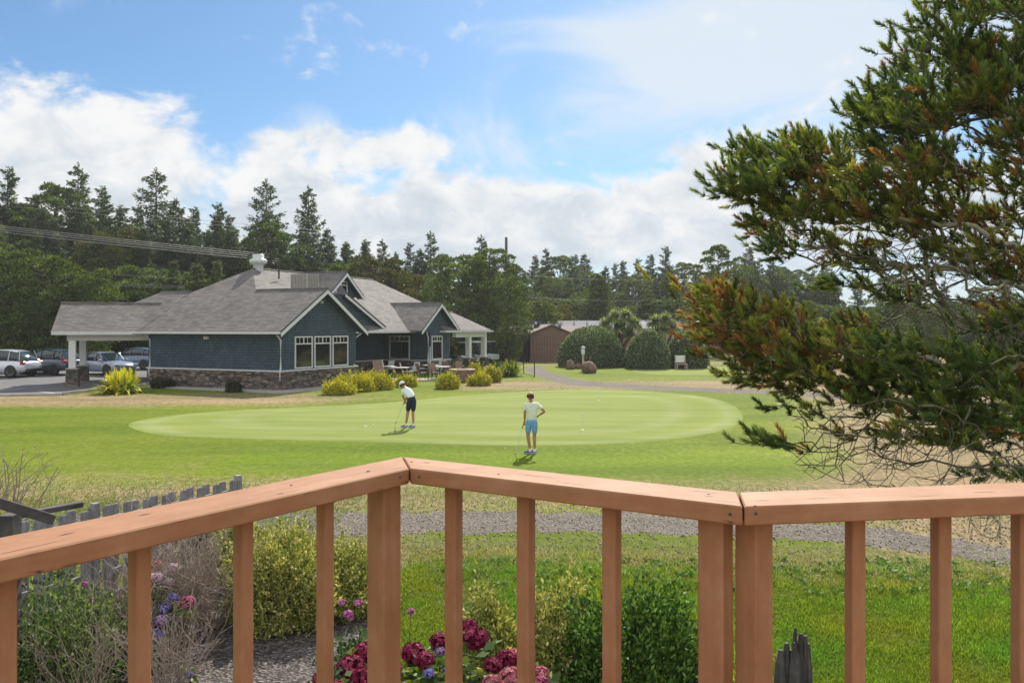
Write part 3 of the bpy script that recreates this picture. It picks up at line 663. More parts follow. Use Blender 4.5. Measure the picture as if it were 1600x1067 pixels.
gable(13.9, 18.3, .1, 4.5, EV, .70, oh_t=.4, oh=.45, wall_t=.1, zoff=.02)
gable(8.9, 11.7, 3.8, 7.2, 4.85+.45, .80, oh_t=.45, oh=.45, wall_t=3.8, wz=4.2)
# lower wedge roof under the dormer
rf = MB().extr([(6.9, 1.0, 5.28), (11.1, 1.0, 3.30), (11.1, 1.0, 3.22), (6.9, 1.0, 5.20)], (0, 3.6, 0)).build('roof', 'roof_shingle', club)
MB().extr([(6.9, 1.3, 3.1), (11.0, 1.3, 3.1), (11.0, 1.3, 3.2), (6.9, 1.3, 5.15)], (0, .3, 0)).build('gable_wall', 'blue_shingle', club)
MB().extr([(6.9, .97, 5.06), (11.1, .97, 3.08), (11.1, .97, 3.24), (6.9, .97, 5.22)], (0, .028, 0)).build('rake_board', 'white_paint', rf)
MB().extr([(6.9, .95, 5.23), (11.13, .95, 3.24), (11.13, .95, 3.33), (6.9, .95, 5.32)], (0, .045, 0)).build('roof_edge', 'blue_trim', rf)

def window(s0_, s1_, z0, z1, t_, axis='s', cols=1, parent=club):
    """white framed window with a transom row of small panes; on a wall facing -y (axis s) or -x (axis t)"""
    f = .065
    def bx(mb, a0, a1, b0, b1, d0, d1):
        if axis == 's': mb.box((a0, t_-d1, b0), (a1, t_-d0, b1))
        else: mb.box((t_-d1, a0, b0), (t_-d0, a1, b1))
    mb = MB(); bx(mb, s0_-f, s0_, z0-f, z1+f, 0, .06); bx(mb, s1_, s1_+f, z0-f, z1+f, 0, .06); bx(mb, s0_, s1_, z1, z1+f, 0, .058); bx(mb, s0_, s1_, z0-f, z0, 0, .058)
    zt_ = z1-(z1-z0)*.21; bx(mb, s0_, s1_, zt_-.03, zt_+.03, 0, .05)
    mb.v = mb.v; wnd = mb.build('window', 'white_paint', parent)
    mb = MB(); n = 2
    for k in range(1, n): a_ = s0_+(s1_-s0_)*k/n; bx(mb, a_-.03, a_+.03, zt_+.03, z1, 0, .045)
    for k in range(1, 4):
        if k != 2: a_ = s0_+(s1_-s0_)*k/4; bx(mb, a_-.012, a_+.012, zt_+.03, z1, .0, .035)
    for k in range(1, cols): a_ = s0_+(s1_-s0_)*k/cols; bx(mb, a_-.03, a_+.03, z0, zt_-.03, 0, .045)
    mb.build('muntin', 'white_paint', wnd)
    mb = MB(); bx(mb, s0_, s1_, z0, z1, .004, .02); mb.build('glass', 'window_glass', wnd)
    return wnd
for a_, b_ in ((1.15, 2.45), (2.75, 4.05), (4.35, 5.65)): window(a_, b_, 1.17, 2.72, 0)
window(8.1, 9.9, 1.35, 2.62, 3.8, cols=2)
window(1.75, 3.25, 1.15, 2.62, 15.2, 't', cols=1)
window(15.45, 16.75, 1.15, 2.62, .1)
w_ = window(9.75, 10.85, 5.25, 6.15, 3.8)
# door-like dark opening and lamp under eave
MB().box((12.0, 3.74, 1.06), (13.0, 3.798, 2.4)).build('door', 'blue_trim', club)
def downspout(s_, t_, dy=-1, out=(-1, 0)):
    ox, oy = out; mb = MB()
    p = [(s_+ox*.5, t_+oy*.5, EV-.12), (s_+ox*.45, t_+oy*.45, EV-.2), (s_+ox*.12, t_+oy*.12, EV-.45), (s_+ox*.12, t_+oy*.12, 1.2), (s_+ox*.17, t_+oy*.17, 1.0), (s_+ox*.17, t_+oy*.17, .02)]
    return mb.tube(p, .045, 8, smooth=False).build('downspout', 'white_metal', club)
downspout(.12, .0, out=(-1, -.15)); downspout(.12, 9.1, out=(-1, 0)); downspout(15.1, .15, out=(-1, -.3)); downspout(6.6, .3, out=(.4, -.9))
def gut(p0, p1): MB().beam(p0, p1, .13, .12).build('gutter', 'white_metal', club)
gut((-.57, -.44, EV-.07), (-.57, 16.0, EV-.07)); gut((7.1, .66, EV-.07), (13.4, .66, EV-.07)); gut((18.9, -.47, EV-.07), (23.7, -.47, EV-.07))
# roof top machinery
mb = MB(); cx, cy = 6.15, 6.89; mb.lathe([(.31, 6.5), (.31, 7.06), (.34, 7.08), (.50, 7.16), (.53, 7.25), (.53, 7.34), (.43, 7.42), (.34, 7.44), (.34, 7.66), (.31, 7.70), (.1, 7.72)], 24, (cx, cy, 0))
mb.build('roof_ventilator', 'white_metal', club)
ac = MB().box((5.9, 3.0, 4.6), (7.0, 4.2, 6.42)).build('louvred_screen', 'soffit', club)
mb = MB()
for k in range(11): y_ = 3.06+k*.108; mb.box((5.875, y_, 4.7), (5.897, y_+.05, 6.40))
for k in range(9): x_ = 5.96+k*.115; mb.box((x_, 2.975, 4.7), (x_+.05, 2.997, 6.40))
mb.build('louvre', 'pale_bark', ac)
MB().tube([(6.5, 5.6, 6.2), (6.5, 5.6, 6.85)], .05, 8).build('vent_pipe', 'dark_metal', club)
MB().box((-.14, 4.75, 2.62), (-.0, 5.05, 2.78)).build('wall_lamp', 'soffit', club)
MB().box((3.2, -.12, 4.55), (3.36, 0, 4.70)).build('wall_lamp', 'soffit', club)
# right porch posts
def porch_post(s_, t_, parent=club, h=EV-.13, bz=1.05, M=None):
    mb = MB(); b0, b1 = .36, .27
    z0_ = -.4
    lo = [(-b0, -b0, z0_), (b0, -b0, z0_), (b0, b0, z0_), (-b0, b0, z0_)]; hi = [(-b1, -b1, bz-.06), (b1, -b1, bz-.06), (b1, b1, bz-.06), (-b1, b1, bz-.06)]
    o = empty('porch_post', (s_, t_, 0)); o.parent = parent
    mb.add(lo+hi, [(0, 3, 2, 1), (4, 5, 6, 7), (0, 1, 5, 4), (1, 2, 6, 5), (2, 3, 7, 6), (3, 0, 4, 7)]); mb.build('stone_base', 'ledge_stone', o)
    MB().box((-.31, -.31, bz-.06), (.31, .31, bz)).build('cap_stone', 'concrete', o)
    MB().extr([(-.17, -.17, bz), (.17, -.17, bz), (.17, .17, bz), (-.17, .17, bz)], (0, 0, h-bz)).build('column', 'white_paint', o)
    return o
porch_post(20.6, .0); porch_post(23.1, .0); porch_post(23.1, 3.2)
MB().box((18.4, -.14, EV-.5), (23.3, .14, EV-.155)).build('porch_beam', 'white_paint', club)
# drop-off canopy, turned away from the main walls
ez = Vector((.94, .342)); ny_ = Vector((-.342, .94)); p0 = Vector((-24.6, 44.4))
can = bpy.data.objects.new('canopy', None); C.objects.link(can); can.parent = club; can.empty_display_size = .2
can.matrix_parent_inverse = Matrix.Identity(4)
can.matrix_local = (Matrix.Translation(B0) @ Matrix.Rotation(RZ, 4, 'Z')).inverted() @ (Matrix.Translation(Vector((p0.x, p0.y, B0.z))) @ Matrix.Rotation(math.atan2(ez.y, ez.x), 4, 'Z'))
def c_roof():
    ze = EV+.004; w_ = 2.5; L_ = 8.6; ap = ze+.63*w_
    mb = MB(); v = [(0, 0, ze), (L_, 0, ze), (L_, 2*w_, ze), (0, 2*w_, ze), (.12, w_, ap), (L_, w_, ap)]+[(0, 0, ze-.2), (L_, 0, ze-.2), (L_, 2*w_, ze-.2), (0, 2*w_, ze-.2)]
    mb.add(v[:6], [(0, 1, 5, 4), (3, 2, 5, 4), (0, 4, 3), (1, 5, 2), (0, 3, 2, 1)]); o = mb.build('roof', 'roof_shingle', can)
    MB().box((0.0, .0, ze-.20), (L_, 2*w_, ze-.005)).build('fascia', 'white_metal', can)
    MB().tube([(0.1, w_, ap+.01), (L_, w_, ap+.01)], .06, 6).build('ridge_cap', 'roof_shingle', can)
    MB().box((.7, .35, ze-.52), (L_-2.4, .7, ze-.203)).build('beam', 'soffit', can); MB().box((.7, 4.3, ze-.52), (L_-1, 4.65, ze-.203)).build('beam', 'soffit', can)
c_roof()
for x_, y_ in ((.95, .52), (.95, 4.48)):
    o = porch_post(x_, y_, can, EV-.5, 1.05)
# patio and plinth
prism([(-1.0, -.9), (7.2, -.9), (7.2, -3.2), (21.5, -3.6), (24.5, -1), (24.5, 3.7), (-1.0, 10.0)], -.25, .055) if False else None
pat = MB().extr([CL(*q, -.3) for q in [(6.9, -2.6), (10, -3.6), (21.5, -3.4), (25, -1), (25, 3.7), (6.9, 3.7)]], (0, 0, .44)).build('patio', 'g_paver'); tag(pat, kind='structure')
pl_ = MB().extr([CL(*q, -.3) for q in [(-1.1, -1.2), (6.85, -2.2), (6.85, 0), (0, 0), (0, 9.6), (-1.1, 9.6)]], (0, 0, .37)).build('concrete_apron', 'concrete'); tag(pl_, kind='structure')
ZP = B0.z+.14

# ------------------------------------------------------------ patio furniture
def chair(loc, rz, label, fab='mesh_fabric', frame='dark_metal'):
    t = empty('patio_chair', loc, label, 'chair', 'patio chairs around the clubhouse tables', rz)
    MB().box((-.24, -.24, .42), (.24, .24, .45)).build('seat', fab, t, bevel=.01)
    mb = MB(); mb.extr([(-.23, .22, .45), (.23, .22, .45), (.23, .36, .98), (-.23, .36, .98)], (0, .025, 0)); mb.build('backrest', fab, t, bevel=.008)
    for sx_ in (-1, 1):
        for sy in (-1, 1): MB().tube([(sx_*.25, sy*.24, .46), (sx_*.27, sy*.28, 0)], .017, 6).build('leg', frame, t)
        MB().tube([(sx_*.26, -.24, .44), (sx_*.27, -.24, .66), (sx_*.27, .22, .68), (sx_*.25, .30, .72)], .017, 6).build('armrest', frame, t)
        MB().tube([(sx_*.245, .22, .44), (sx_*.245, .37, 1.0)], .017, 6).build('back_frame', frame, t)
    return t
def table(loc, label, r_=.55, umb=False):
    t = empty('patio_table', loc, label, 'table', 'patio tables')
    MB().lathe([(r_-.01, .70), (r_, .705), (r_, .73), (r_-.01, .735)], 24).build('tabletop', 'table_top', t)
    for k in range(4):
        a_ = k*math.pi/2+.6; MB().tube([(r_*.25*math.cos(a_), r_*.25*math.sin(a_), .70), (r_*.7*math.cos(a_), r_*.7*math.sin(a_), 0)], .02, 6).build('leg', 'dark_metal', t)
    if umb: MB().tube([(0, 0, 0), (0, 0, 1.9)], .03, 8).build('umbrella_pole', 'white_metal', t)
    return t
def at(px, s_): # place on the patio under this picture column, at depth s along the facade direction
    k = (px-800)/F; t_ = (B0.x+UB.x*s_-k*(B0.y+UB.y*s_))/(k*VB.y-VB.x); return CL(s_, t_, .14)
table(at(604, 10.0), 'round table nearest the window gable beside the folded sun lounger'); table(at(625, 9.0), 'round table between the leftmost patio chairs behind the yellow shrubs')
table(at(672, 12.5), 'round patio table with a pale umbrella pole through it', umb=True); table(at(690, 11.0), 'round patio table behind the lone round yellow shrub')
for px, s_, rz, fab, lb in ((606, 12.2, 2.9, 'light_fabric', 'pale grey patio chair facing the camera at the leftmost table'), (634, 9.6, .4, 'mesh_fabric', 'brown patio chair seen from behind, second from the left'),
                            (645, 10.6, -1.9, 'light_fabric', 'white framed patio chair turned side-on left of the tan chair'), (660, 9.2, .9, 'mesh_fabric', 'tan mesh patio chair nearest the camera with its back to it'),
                            (678, 9.6, -.6, 'mesh_fabric', 'brown patio chair tucked under the umbrella pole table'), (687, 13.4, 2.7, 'light_fabric', 'pale patio chair behind the umbrella pole table'),
                            (700, 13.0, 1.6, 'mesh_fabric', 'dark patio chair below the small bay window'), (716, 12.5, -1.2, 'mesh_fabric', 'dark patio chair beside the stone fire pit')):
    chair(at(px, s_), RZ+rz, lb, fab, 'dark_metal' if fab != 'light_fabric' else 'white_metal')
t = empty('sun_lounger', at(590, 8.3), 'folded dark sun lounger leaning upright at the gable corner', 'lounger', rz=.5)
MB().extr([(-.3, -.45, .05), (.3, -.45, .05), (.3, .1, 1.15), (-.3, .1, 1.15)], (0, .03, 0)).build('backrest', 'mesh_fabric', t)
MB().tube([(-.32, -.46, 0), (-.32, .12, 1.2), (.32, .12, 1.2), (.32, -.46, 0)], .02, 6).build('frame', 'dark_metal', t)
MB().tube([(-.32, .4, 0), (-.32, 0, .95)], .018, 6).build('leg', 'dark_metal', t); MB().tube([(.32, .4, 0), (.32, 0, .95)], .018, 6).build('leg', 'dark_metal', t)
t = empty('fire_pit', at(722, 9.4), 'round brown block fire pit with a pale rim on the patio', 'fire pit')
MB().lathe([(.72, -.2), (.72, .62)], 20).build('wall', 'planter_stone', t); MB().lathe([(.40, .58), (.40, .69), (.78, .69), (.78, .62), (.4, .62)], 20).build('rim', 'tan_wall', t)
# golf carts under the right porch
def cart(loc, rz, label):
    t = empty('golf_cart', loc, label, 'golf cart', 'white golf carts by the right porch', rz)
    MB().extr([(-.58, -1.1, .35), (-.58, -1.15, .75), (-.58, -.6, .85), (-.58, -.35, .42), (-.58, .5, .42), (-.58, .55, .8), (-.58, 1.1, .78), (-.58, 1.15, .35)], (1.16, 0, 0)).build('body', 'cart_white', t, bevel=.04)
    MB().box((-.6, -.75, 1.82), (.6, 1.0, 1.88)).build('roof', 'cart_white', t, bevel=.02)
    MB().box((-.52, .1, .75), (.52, .5, .88)).build('seat', 'black_plastic', t, bevel=.03); MB().box((-.52, .5, .85), (.52, .6, 1.25)).build('backrest', 'black_plastic', t, bevel=.03)
    MB().box((-.5, -.76, .9), (.5, -.74, 1.78)).build('windscreen', 'car_glass', t)
    for sx_ in (-1, 1):
        MB().tube([(sx_*.55, -.75, .8), (sx_*.55, -.6, 1.83)], .018, 6).build('roof_strut', 'black_plastic', t); MB().tube([(sx_*.55, .75, .8), (sx_*.55, .8, 1.83)], .018, 6).build('roof_strut', 'black_plastic', t)
        for sy in (-.8, .75):
            wv = MB(); wv.lathe([(.1, -.09), (.22, -.09), (.23, 0), (.22, .09), (.1, .09)], 18)
            wo = wv.build('wheel', 'tyre', t, loc=(sx_*.52, sy, .23)); wo.rotation_euler = (0, R(90), 0)
    return t
for px, Y_, rz, lb in ((709, 64.5, 1.3, 'white golf cart half hidden beside the bay window corner'), (737, 66, .9, 'white golf cart parked between the two porch columns'), (757, 70, 1.1, 'white golf cart farthest right behind the last porch column')):
    p = G(px, Y_); cart(p, rz, lb)
# dark fence behind the porch, shed, far roofs
def boardfence(a_, b_, h, label, mat='dark_brown_siding'):
    a_, b_ = Vector(a_), Vector(b_); t = empty('board_fence', (a_.x, a_.y, gz(a_.y)), label, 'fence'); d = b_-a_; ln = Vector((d.x, d.y, 0)).length; d = Vector((d.x, d.y, 0))/ln; nn = Vector((-d.y, d.x, 0)); k = 0; x = 0; mb = MB()
    M = Matrix(((d.x, nn.x, 0, 0), (d.y, nn.y, 0, 0), (0, 0, 1, 0), (0, 0, 0, 1)))
    while x < ln: mb.box((x, (k % 2)*.02, 0), (x+.148, (k % 2)*.02+.02, h+((k*37) % 5-2)*.006), M); x += .15; k += 1
    mb.build('boards', mat, t)
    for i in range(int(ln/2.4)+1): MB().box((i*2.4-.05, .045, 0), (i*2.4+.05, .14, h+.08), M).build('post', mat, t)
    return t
boardfence(G(698, 78), G(828, 74.5), 2.3, 'dark brown board fence running from the porch to the gabled shed')
sh = empty('shed', G(829, 73), 'brown gabled shed with a pale low roof beside the big round shrub', 'shed', rz=R(4))
MB().extr([(0, 0, -.2), (3.7, 0, -.2), (3.7, 0, 2.45), (1.85, 0, 3.22), (0, 0, 2.45)], (0, 9, 0)).build('wall', 'brown_siding', sh)
for sg in (-1, 1):
    e = (1.85+sg*2.1, -.25, 2.36); a_ = (1.85, -.25, 3.235); MB().extr([e, a_, (a_[0], a_[1], a_[2]+.08), (e[0], e[1], e[2]+.08)], (0, 9.6, 0)).build('roof', 'shed_roof', sh)
mb = MB()
for k in range(1, 15): mb.box((k*.25-.01, -.012, 0), (k*.25+.01, -.001, 2.3))
mb.build('siding_groove', 'dark_brown_siding', sh)
sh2 = empty('shed', G(806, 77), 'low dark shed behind the pine with a pale pinkish roof', 'shed')
MB().box((-3, 0, -.2), (1.5, 4, 2.3)).build('wall', 'dark_brown_siding', sh2); MB().extr([(-3.2, -.3, 2.35), (1.7, -.3, 2.35), (1.7, 2, 3.1), (-3.2, 2, 3.1)], (0, 0, .1)).build('roof', 'shed_roof', sh2)
sh3 = empty('shed', G(886, 79), 'low shed with a pale pink roof slope showing behind the gabled shed', 'shed')
MB().box((-.5, 0, -.2), (6, 5, 2.4)).build('wall', 'brown_siding', sh3); MB().extr([(-.6, -.4, 2.42), (6.2, -.4, 2.42), (6.2, 2.5, 3.1), (-.6, 2.5, 3.1)], (0, 0, .08)).build('roof', 'shed_roof', sh3)
def mobile(px, Y_, ln, z0, z1, dp, label, mat):
    t = empty('mobile_home', G(px, Y_), label, 'house', 'long low houses behind the shrubs', R(-3))
    MB().box((0, 0, -.3), (ln, dp, z0)).build('wall', 'tan_wall', t)
    MB().extr([(-.3, -.4, z0+.003), (-.3, dp+.4, z0+.003), (-.3, dp/2, z1)], (ln+.6, 0, 0)).build('roof', mat, t)
    for k in range(7): MB().tube([(ln*(k+.5)/7, dp*.25, z0+(z1-z0)*.4), (ln*(k+.5)/7, dp*.25, z0+(z1-z0)*.5+.35)], .12, 8).build('roof_vent', 'white_metal', t)
    for k in range(4): MB().box((ln*(k+.4)/4, -.03, 1.1), (ln*(k+.4)/4+1.1, -.001, 2.0)).build('window', 'window_glass', t)
mobile(826, 86, 9.5, 2.9, 3.75, 7, 'grey roofed long low house with small roof vents behind the sheds', 'far_roof')
mobile(893, 97, 14, 2.9, 3.95, 8, 'pale lilac roofed long low house behind the spiky palms', 'pale_roof')

# ------------------------------------------------------------ small things on the course
def post_sign(p):
    t = empty('marker_post', p, 'brown wooden post with a small white lamp-like head beside the boulders', 'post')
    MB().box((-.07, -.07, 0), (.07, .07, 1.15)).build('post', 'tan_wall', t); MB().lathe([(.09, 1.15), (.14, 1.25), (.13, 1.5), (.08, 1.58)], 12).build('head', 'white_metal', t); MB().lathe([(.05, 1.58), (.17, 1.62), (.17, 1.68), (.03, 1.74)], 12).build('cap', 'white_metal', t)
post_sign(P(911, 580))
def boulder(p, r_, lb, seed):
    bm = bmesh.new(); bmesh.ops.create_icosphere(bm, subdivisions=4, radius=1)
    for v in bm.verts: n_ = fb(np.array(v.co)*1.6, 1, seed)*.16+fb(np.array(v.co)*5, 1, seed)*.03; v.co = v.co*(1+n_); v.co = Vector((v.co.x*r_[0], v.co.y*r_[1], v.co.z*r_[2]))
    me = bpy.data.meshes.new('boulder'); bm.to_mesh(me); bm.free(); me.polygons.foreach_set('use_smooth', [True]*len(me.polygons)); me.materials.append(MATS['boulder'])
    o = bpy.data.objects.new('boulder', me); C.objects.link(o); o.location = p+Vector((0, 0, r_[2]*.6)); tag(o, lb, 'boulder')
boulder(P(921, 583), (.5, .45, .52), 'larger round brown boulder in front of the marker post', 3); boulder(P(891, 577), (.36, .3, .4), 'smaller squarish boulder left of the marker post', 8); boulder(P(903, 576), (.25, .25, .26), 'smallest dark boulder between the marker post and the squarish boulder', 5)
t = empty('bench', P(1064, 577), 'small slatted park bench with a pale backrest on the far green', 'bench', rz=R(8))
MB().box((-.42, -.25, .36), (.42, .2, .42)).build('seat', 'tan_wall', t); MB().box((-.40, .2, .5), (.40, .25, 1.0)).build('backrest', 'white_paint', t)
for sx_ in (-.36, .36):
    for sy in (-.2, .2): MB().box((sx_-.04, sy-.04, 0), (sx_+.04, sy+.04, .36 if sy < 0 else .95)).build('leg', 'tan_wall', t)
t = empty('rail_fence', P(1108, 571), 'low grey rail fence at the far edge of the course', 'fence')
for k in range(6): MB().box((k*1.6-.07, -.07, 0), (k*1.6+.07, .07, 1.3)).build('post', 'pale_bark', t)
for z_ in (.5, 1.0): MB().beam((0, 0, z_), (8, 0, z_), .04, .12).build('rail', 'pale_bark', t)
t = empty('handrail', P(818, 584), 'short black metal handrail beside the tall yellow leaved plant', 'handrail')
q = P(835, 589.5)-P(818, 584)
for k, e in ((0, Vector((0, 0, 0))), (1, q)): MB().tube([e, e+Vector((0, 0, .95))], .035, 6).build('post', 'dark_metal', t)
MB().tube([Vector((0, 0, .12)), q+Vector((0, 0, .12))], .03, 6).build('rail', 'concrete', t)
def flag(p, lb):
    t = empty('hole_marker', p, lb, 'hole flag', 'thin hole markers on the putting green')
    MB().tube([(0, 0, -.02), (0, 0, .5)], .005, 6).build('pin', 'white_metal', t); MB().lathe([(.02, .5), (.025, .53), (.012, .55)], 8).build('tip', 'rubber_white', t); MB().lathe([(.054, .0), (.054, .013)], 16).build('cup', 'rubber_white', t)
for (x_, y_), lb in (((571, 666), 'hole marker left of the bending golfer'), ((910, 672), 'hole marker right of the standing golfer'), ((935, 626), 'hole marker at the far edge of the green')): flag(P(x_, y_, .008), lb)
def ball(p, lb, mat='ball_white'):
    o = MB().lathe([(.002, -.0225)]+[(.0225*math.sin(a_), -.0225*math.cos(a_)) for a_ in np.linspace(.3, 2.85, 9)]+[(.002, .0225)], 14).build('golf_ball', mat, loc=p+Vector((0, 0, .0225))); tag(o, lb, 'golf ball')
ball(P(583, 665.5, .01), 'white golf ball by the left hole marker'); ball(P(616, 661, .01), 'white golf ball in front of the bending golfer putter'); ball(P(789, 702, .01), 'yellow golf ball left of the standing golfer', 'ball_yellow')
ball(P(934, 627, .01), 'white golf ball at the far hole marker'); ball(P(700, 608, .01), 'white golf ball under the round yellow shrub')

# ------------------------------------------------------------ cars
def car(loc, rz, label, paint, L_=4.6, W_=1.82, H_=1.66, kind='suv'):
    t = empty('parked_car', loc, label, 'car', 'cars parked in front of the forest', rz)
    hx = L_/2
    if kind == 'suv': st = [(-1, .55, .86, .70), (-.97, .40, .95, .80), (-.80, .30, 1.02, .90), (-.55, .26, 1.03, .92), (0, .25, 1.02, .92), (.35, .26, 1.02, .92), (.55, .28, 1.02, .90), (.80, .30, .95, .86), (.95, .36, .84, .76), (1, .48, .70, .62)]
    else: st = [(-1, .50, .80, .70), (-.96, .36, .92, .80), (-.75, .28, .96, .88), (-.5, .24, .93, .90), (0, .22, .92, .90), (.35, .24, .92, .90), (.5, .25, .90, .89), (.78, .28, .82, .85), (.94, .32, .70, .74), (1, .42, .58, .60)]
    mb = MB(); rings = []
    for fx, zb, zt_, wf in st:
        wv = W_/2*wf/.92; x_ = fx*hx; rings.append([(x_, -wv*.90, zb), (x_, -wv, zb+(zt_-zb)*.25), (x_, -wv*1.0, zb+(zt_-zb)*.6), (x_, -wv*.93, zt_-.05), (x_, -wv*.82, zt_), (x_, 0, zt_+.035), (x_, wv*.82, zt_), (x_, wv*.93, zt_-.05), (x_, wv, zb+(zt_-zb)*.6), (x_, wv, zb+(zt_-zb)*.25), (x_, wv*.90, zb)])
    n_ = 11; vs = [p for r_ in rings for p in r_]; fs = [list(range(n_)), [len(vs)-n_+i for i in range(n_)]]
    for i in range(len(rings)-1):
        for k in range(n_): fs.append((i*n_+k, i*n_+(k+1) % n_, (i+1)*n_+(k+1) % n_, (i+1)*n_+k))
    mb.add(vs, fs, True); mb.build('body', paint, t)
    zb = 1.07 if kind == 'suv' else .90
    gh = [(-.95, zb-.05, .70), (-.70, H_-.13, .62), (-.45, H_-.03, .64), (-.1, H_, .66), (.10, H_-.06, .64), (.52, zb-.03, .78)] if kind == 'suv' else [(-.86, zb-.03, .70), (-.62, H_-.12, .62), (-.35, H_-.01, .62), (-.05, H_, .62), (.12, H_-.06, .62), (.55, zb-.06, .76)]
    def cabin(sc_, dz, name, mat, top_only=False):
        mb = MB(); rg = []
        for fx, z_, wf in gh:
            x_ = fx*hx; wt = W_/2*wf*sc_; wb = W_/2*.86*sc_; zz = z_+dz
            rg.append([(x_, -wb, zb-.06), (x_, -(wt+(wb-wt)*.45), zb+(zz-zb)*.55), (x_, -wt, zz-.035), (x_, -wt*.85, zz), (x_, wt*.85, zz), (x_, wt, zz-.035), (x_, (wt+(wb-wt)*.45), zb+(zz-zb)*.55), (x_, wb, zb-.06)])
        if top_only:
            rg = [r_[2:6] for r_ in rg[1:5]]; m_ = 4; vs = [p for r_ in rg for p in r_]+[(p[0], p[1], p[2]-.03) for r_ in rg for p in r_]; q = len(rg)*m_; fs = []
            for i in range(len(rg)-1):
                for k in range(m_-1): fs.append((i*m_+k, i*m_+k+1, (i+1)*m_+k+1, (i+1)*m_+k)); fs.append((q+i*m_+k, q+i*m_+k+1, q+(i+1)*m_+k+1, q+(i+1)*m_+k))
            mb.add(vs, fs, True)
        else:
            m_ = 8; vs = [p for r_ in rg for p in r_]; fs = [list(range(m_)), [len(vs)-m_+i for i in range(m_)]]
            for i in range(len(rg)-1):
                for k in range(m_): fs.append((i*m_+k, i*m_+(k+1) % m_, (i+1)*m_+(k+1) % m_, (i+1)*m_+k))
            mb.add(vs, fs, True)
        return mb.build(name, mat, t)
    cabin(1, 0, 'windows', 'car_glass'); cabin(1.03, .03, 'roof', paint, True)
    for sg in (-1, 1):
        for fx, lean in ((-.02, 0), (.22, .34), (-.5, 0), (-.84, .12)):
            x_ = fx*hx; top = (x_-lean*.5 if fx > 0 else x_+lean, sg*W_/2*.69, H_-.04); MB().beam((x_+(.32 if fx > 0.1 else 0), sg*W_/2*.885, zb-.05), top, .03, .05).build('pillar', paint, t)
        MB().box((.30*hx, sg*W_/2*.93-.02 if sg > 0 else -W_/2*.93-.2, zb-.02), (.36*hx, sg*W_/2*.93+.2 if sg > 0 else -W_/2*.93+.02, zb+.13)).build('wing_mirror', paint, t, bevel=.03)
        MB().box((-hx*.985, sg*W_*.40-.13, .78), (-hx*.87, sg*W_*.40+.13, .98)).build('tail_lamp', 'tail_lens', t, bevel=.03)
        MB().box((hx*.84, sg*W_*.36-.17, .64), (hx*.965, sg*W_*.36+.17, .76)).build('headlight', 'head_lens', t, bevel=.03)
        for fx in (-.60, .62):
            wo = MB().lathe([(.16, -.11), (.31, -.11), (.345, -.07), (.35, 0), (.345, .07), (.31, .11), (.16, .11)], 24).build('wheel', 'tyre', t, loc=(fx*hx, sg*(W_/2-.11), .35)); wo.rotation_euler = (R(90), 0, 0)
            mb = MB(); mb.lathe([(.21, -.02), (.21, .115*1.0), (.19, .118), (.18, .09), (.05, .09), (.04, .11), (.001, .11)], 20)
            for k in range(5): a_ = k*2*math.pi/5; mb.beam((.03*math.cos(a_), .03*math.sin(a_), .105), (.19*math.cos(a_), .19*math.sin(a_), .105), .035, .02)
            rm = mb.build('rim', 'chrome', wo);
            if sg > 0: rm.rotation_euler = (R(180), 0, 0)
            ar = MB(); ar.lathe([(.30, -.012), (.40, -.012), (.40, .012), (.30, .012)], 24); o = ar.build('wheel_arch', 'black_plastic', t, loc=(fx*hx, sg*(W_/2-.005), .37)); o.rotation_euler = (R(90), 0, 0)
    MB().box((-hx*1.0, -W_*.36, .34), (-hx*.93, W_*.36, .56)).build('rear_bumper', 'black_plastic', t, bevel=.03); MB().box((hx*.92, -W_*.33, .30), (hx*.985, W_*.33, .5)).build('front_bumper', 'black_plastic', t, bevel=.03)
    MB().box((-hx*.999, -.22, .66), (-hx*.965, .22, .78)).build('number_plate', 'rubber_white', t)
    return t
def cp(px, Y_): return G(px, Y_)+Vector((0, 0, .015))
car(cp(2, 52.3), R(172), 'white suv at the left edge with its tail lamp towards the dark suv', 'paint_white', 4.5, 1.84, 1.68)
car(cp(79, 54.5), R(158), 'dark blue grey suv with black wheels left of the canopy pillars', 'paint_grey', 4.6, 1.86, 1.64)
car(cp(166, 54.0), R(-32), 'silver grey saloon with its nose towards the yellow leaved plant', 'paint_silver', 4.6, 1.8, 1.45, 'sedan')
car(cp(214, 60.5), R(164), 'blue hatchback half hidden behind the clubhouse wall corner', 'paint_blue', 4.4, 1.8, 1.55)
car(cp(100, 68), R(95), 'red pickup-like suv seen end-on behind the silver saloon', 'paint_red', 4.9, 1.9, 1.85)

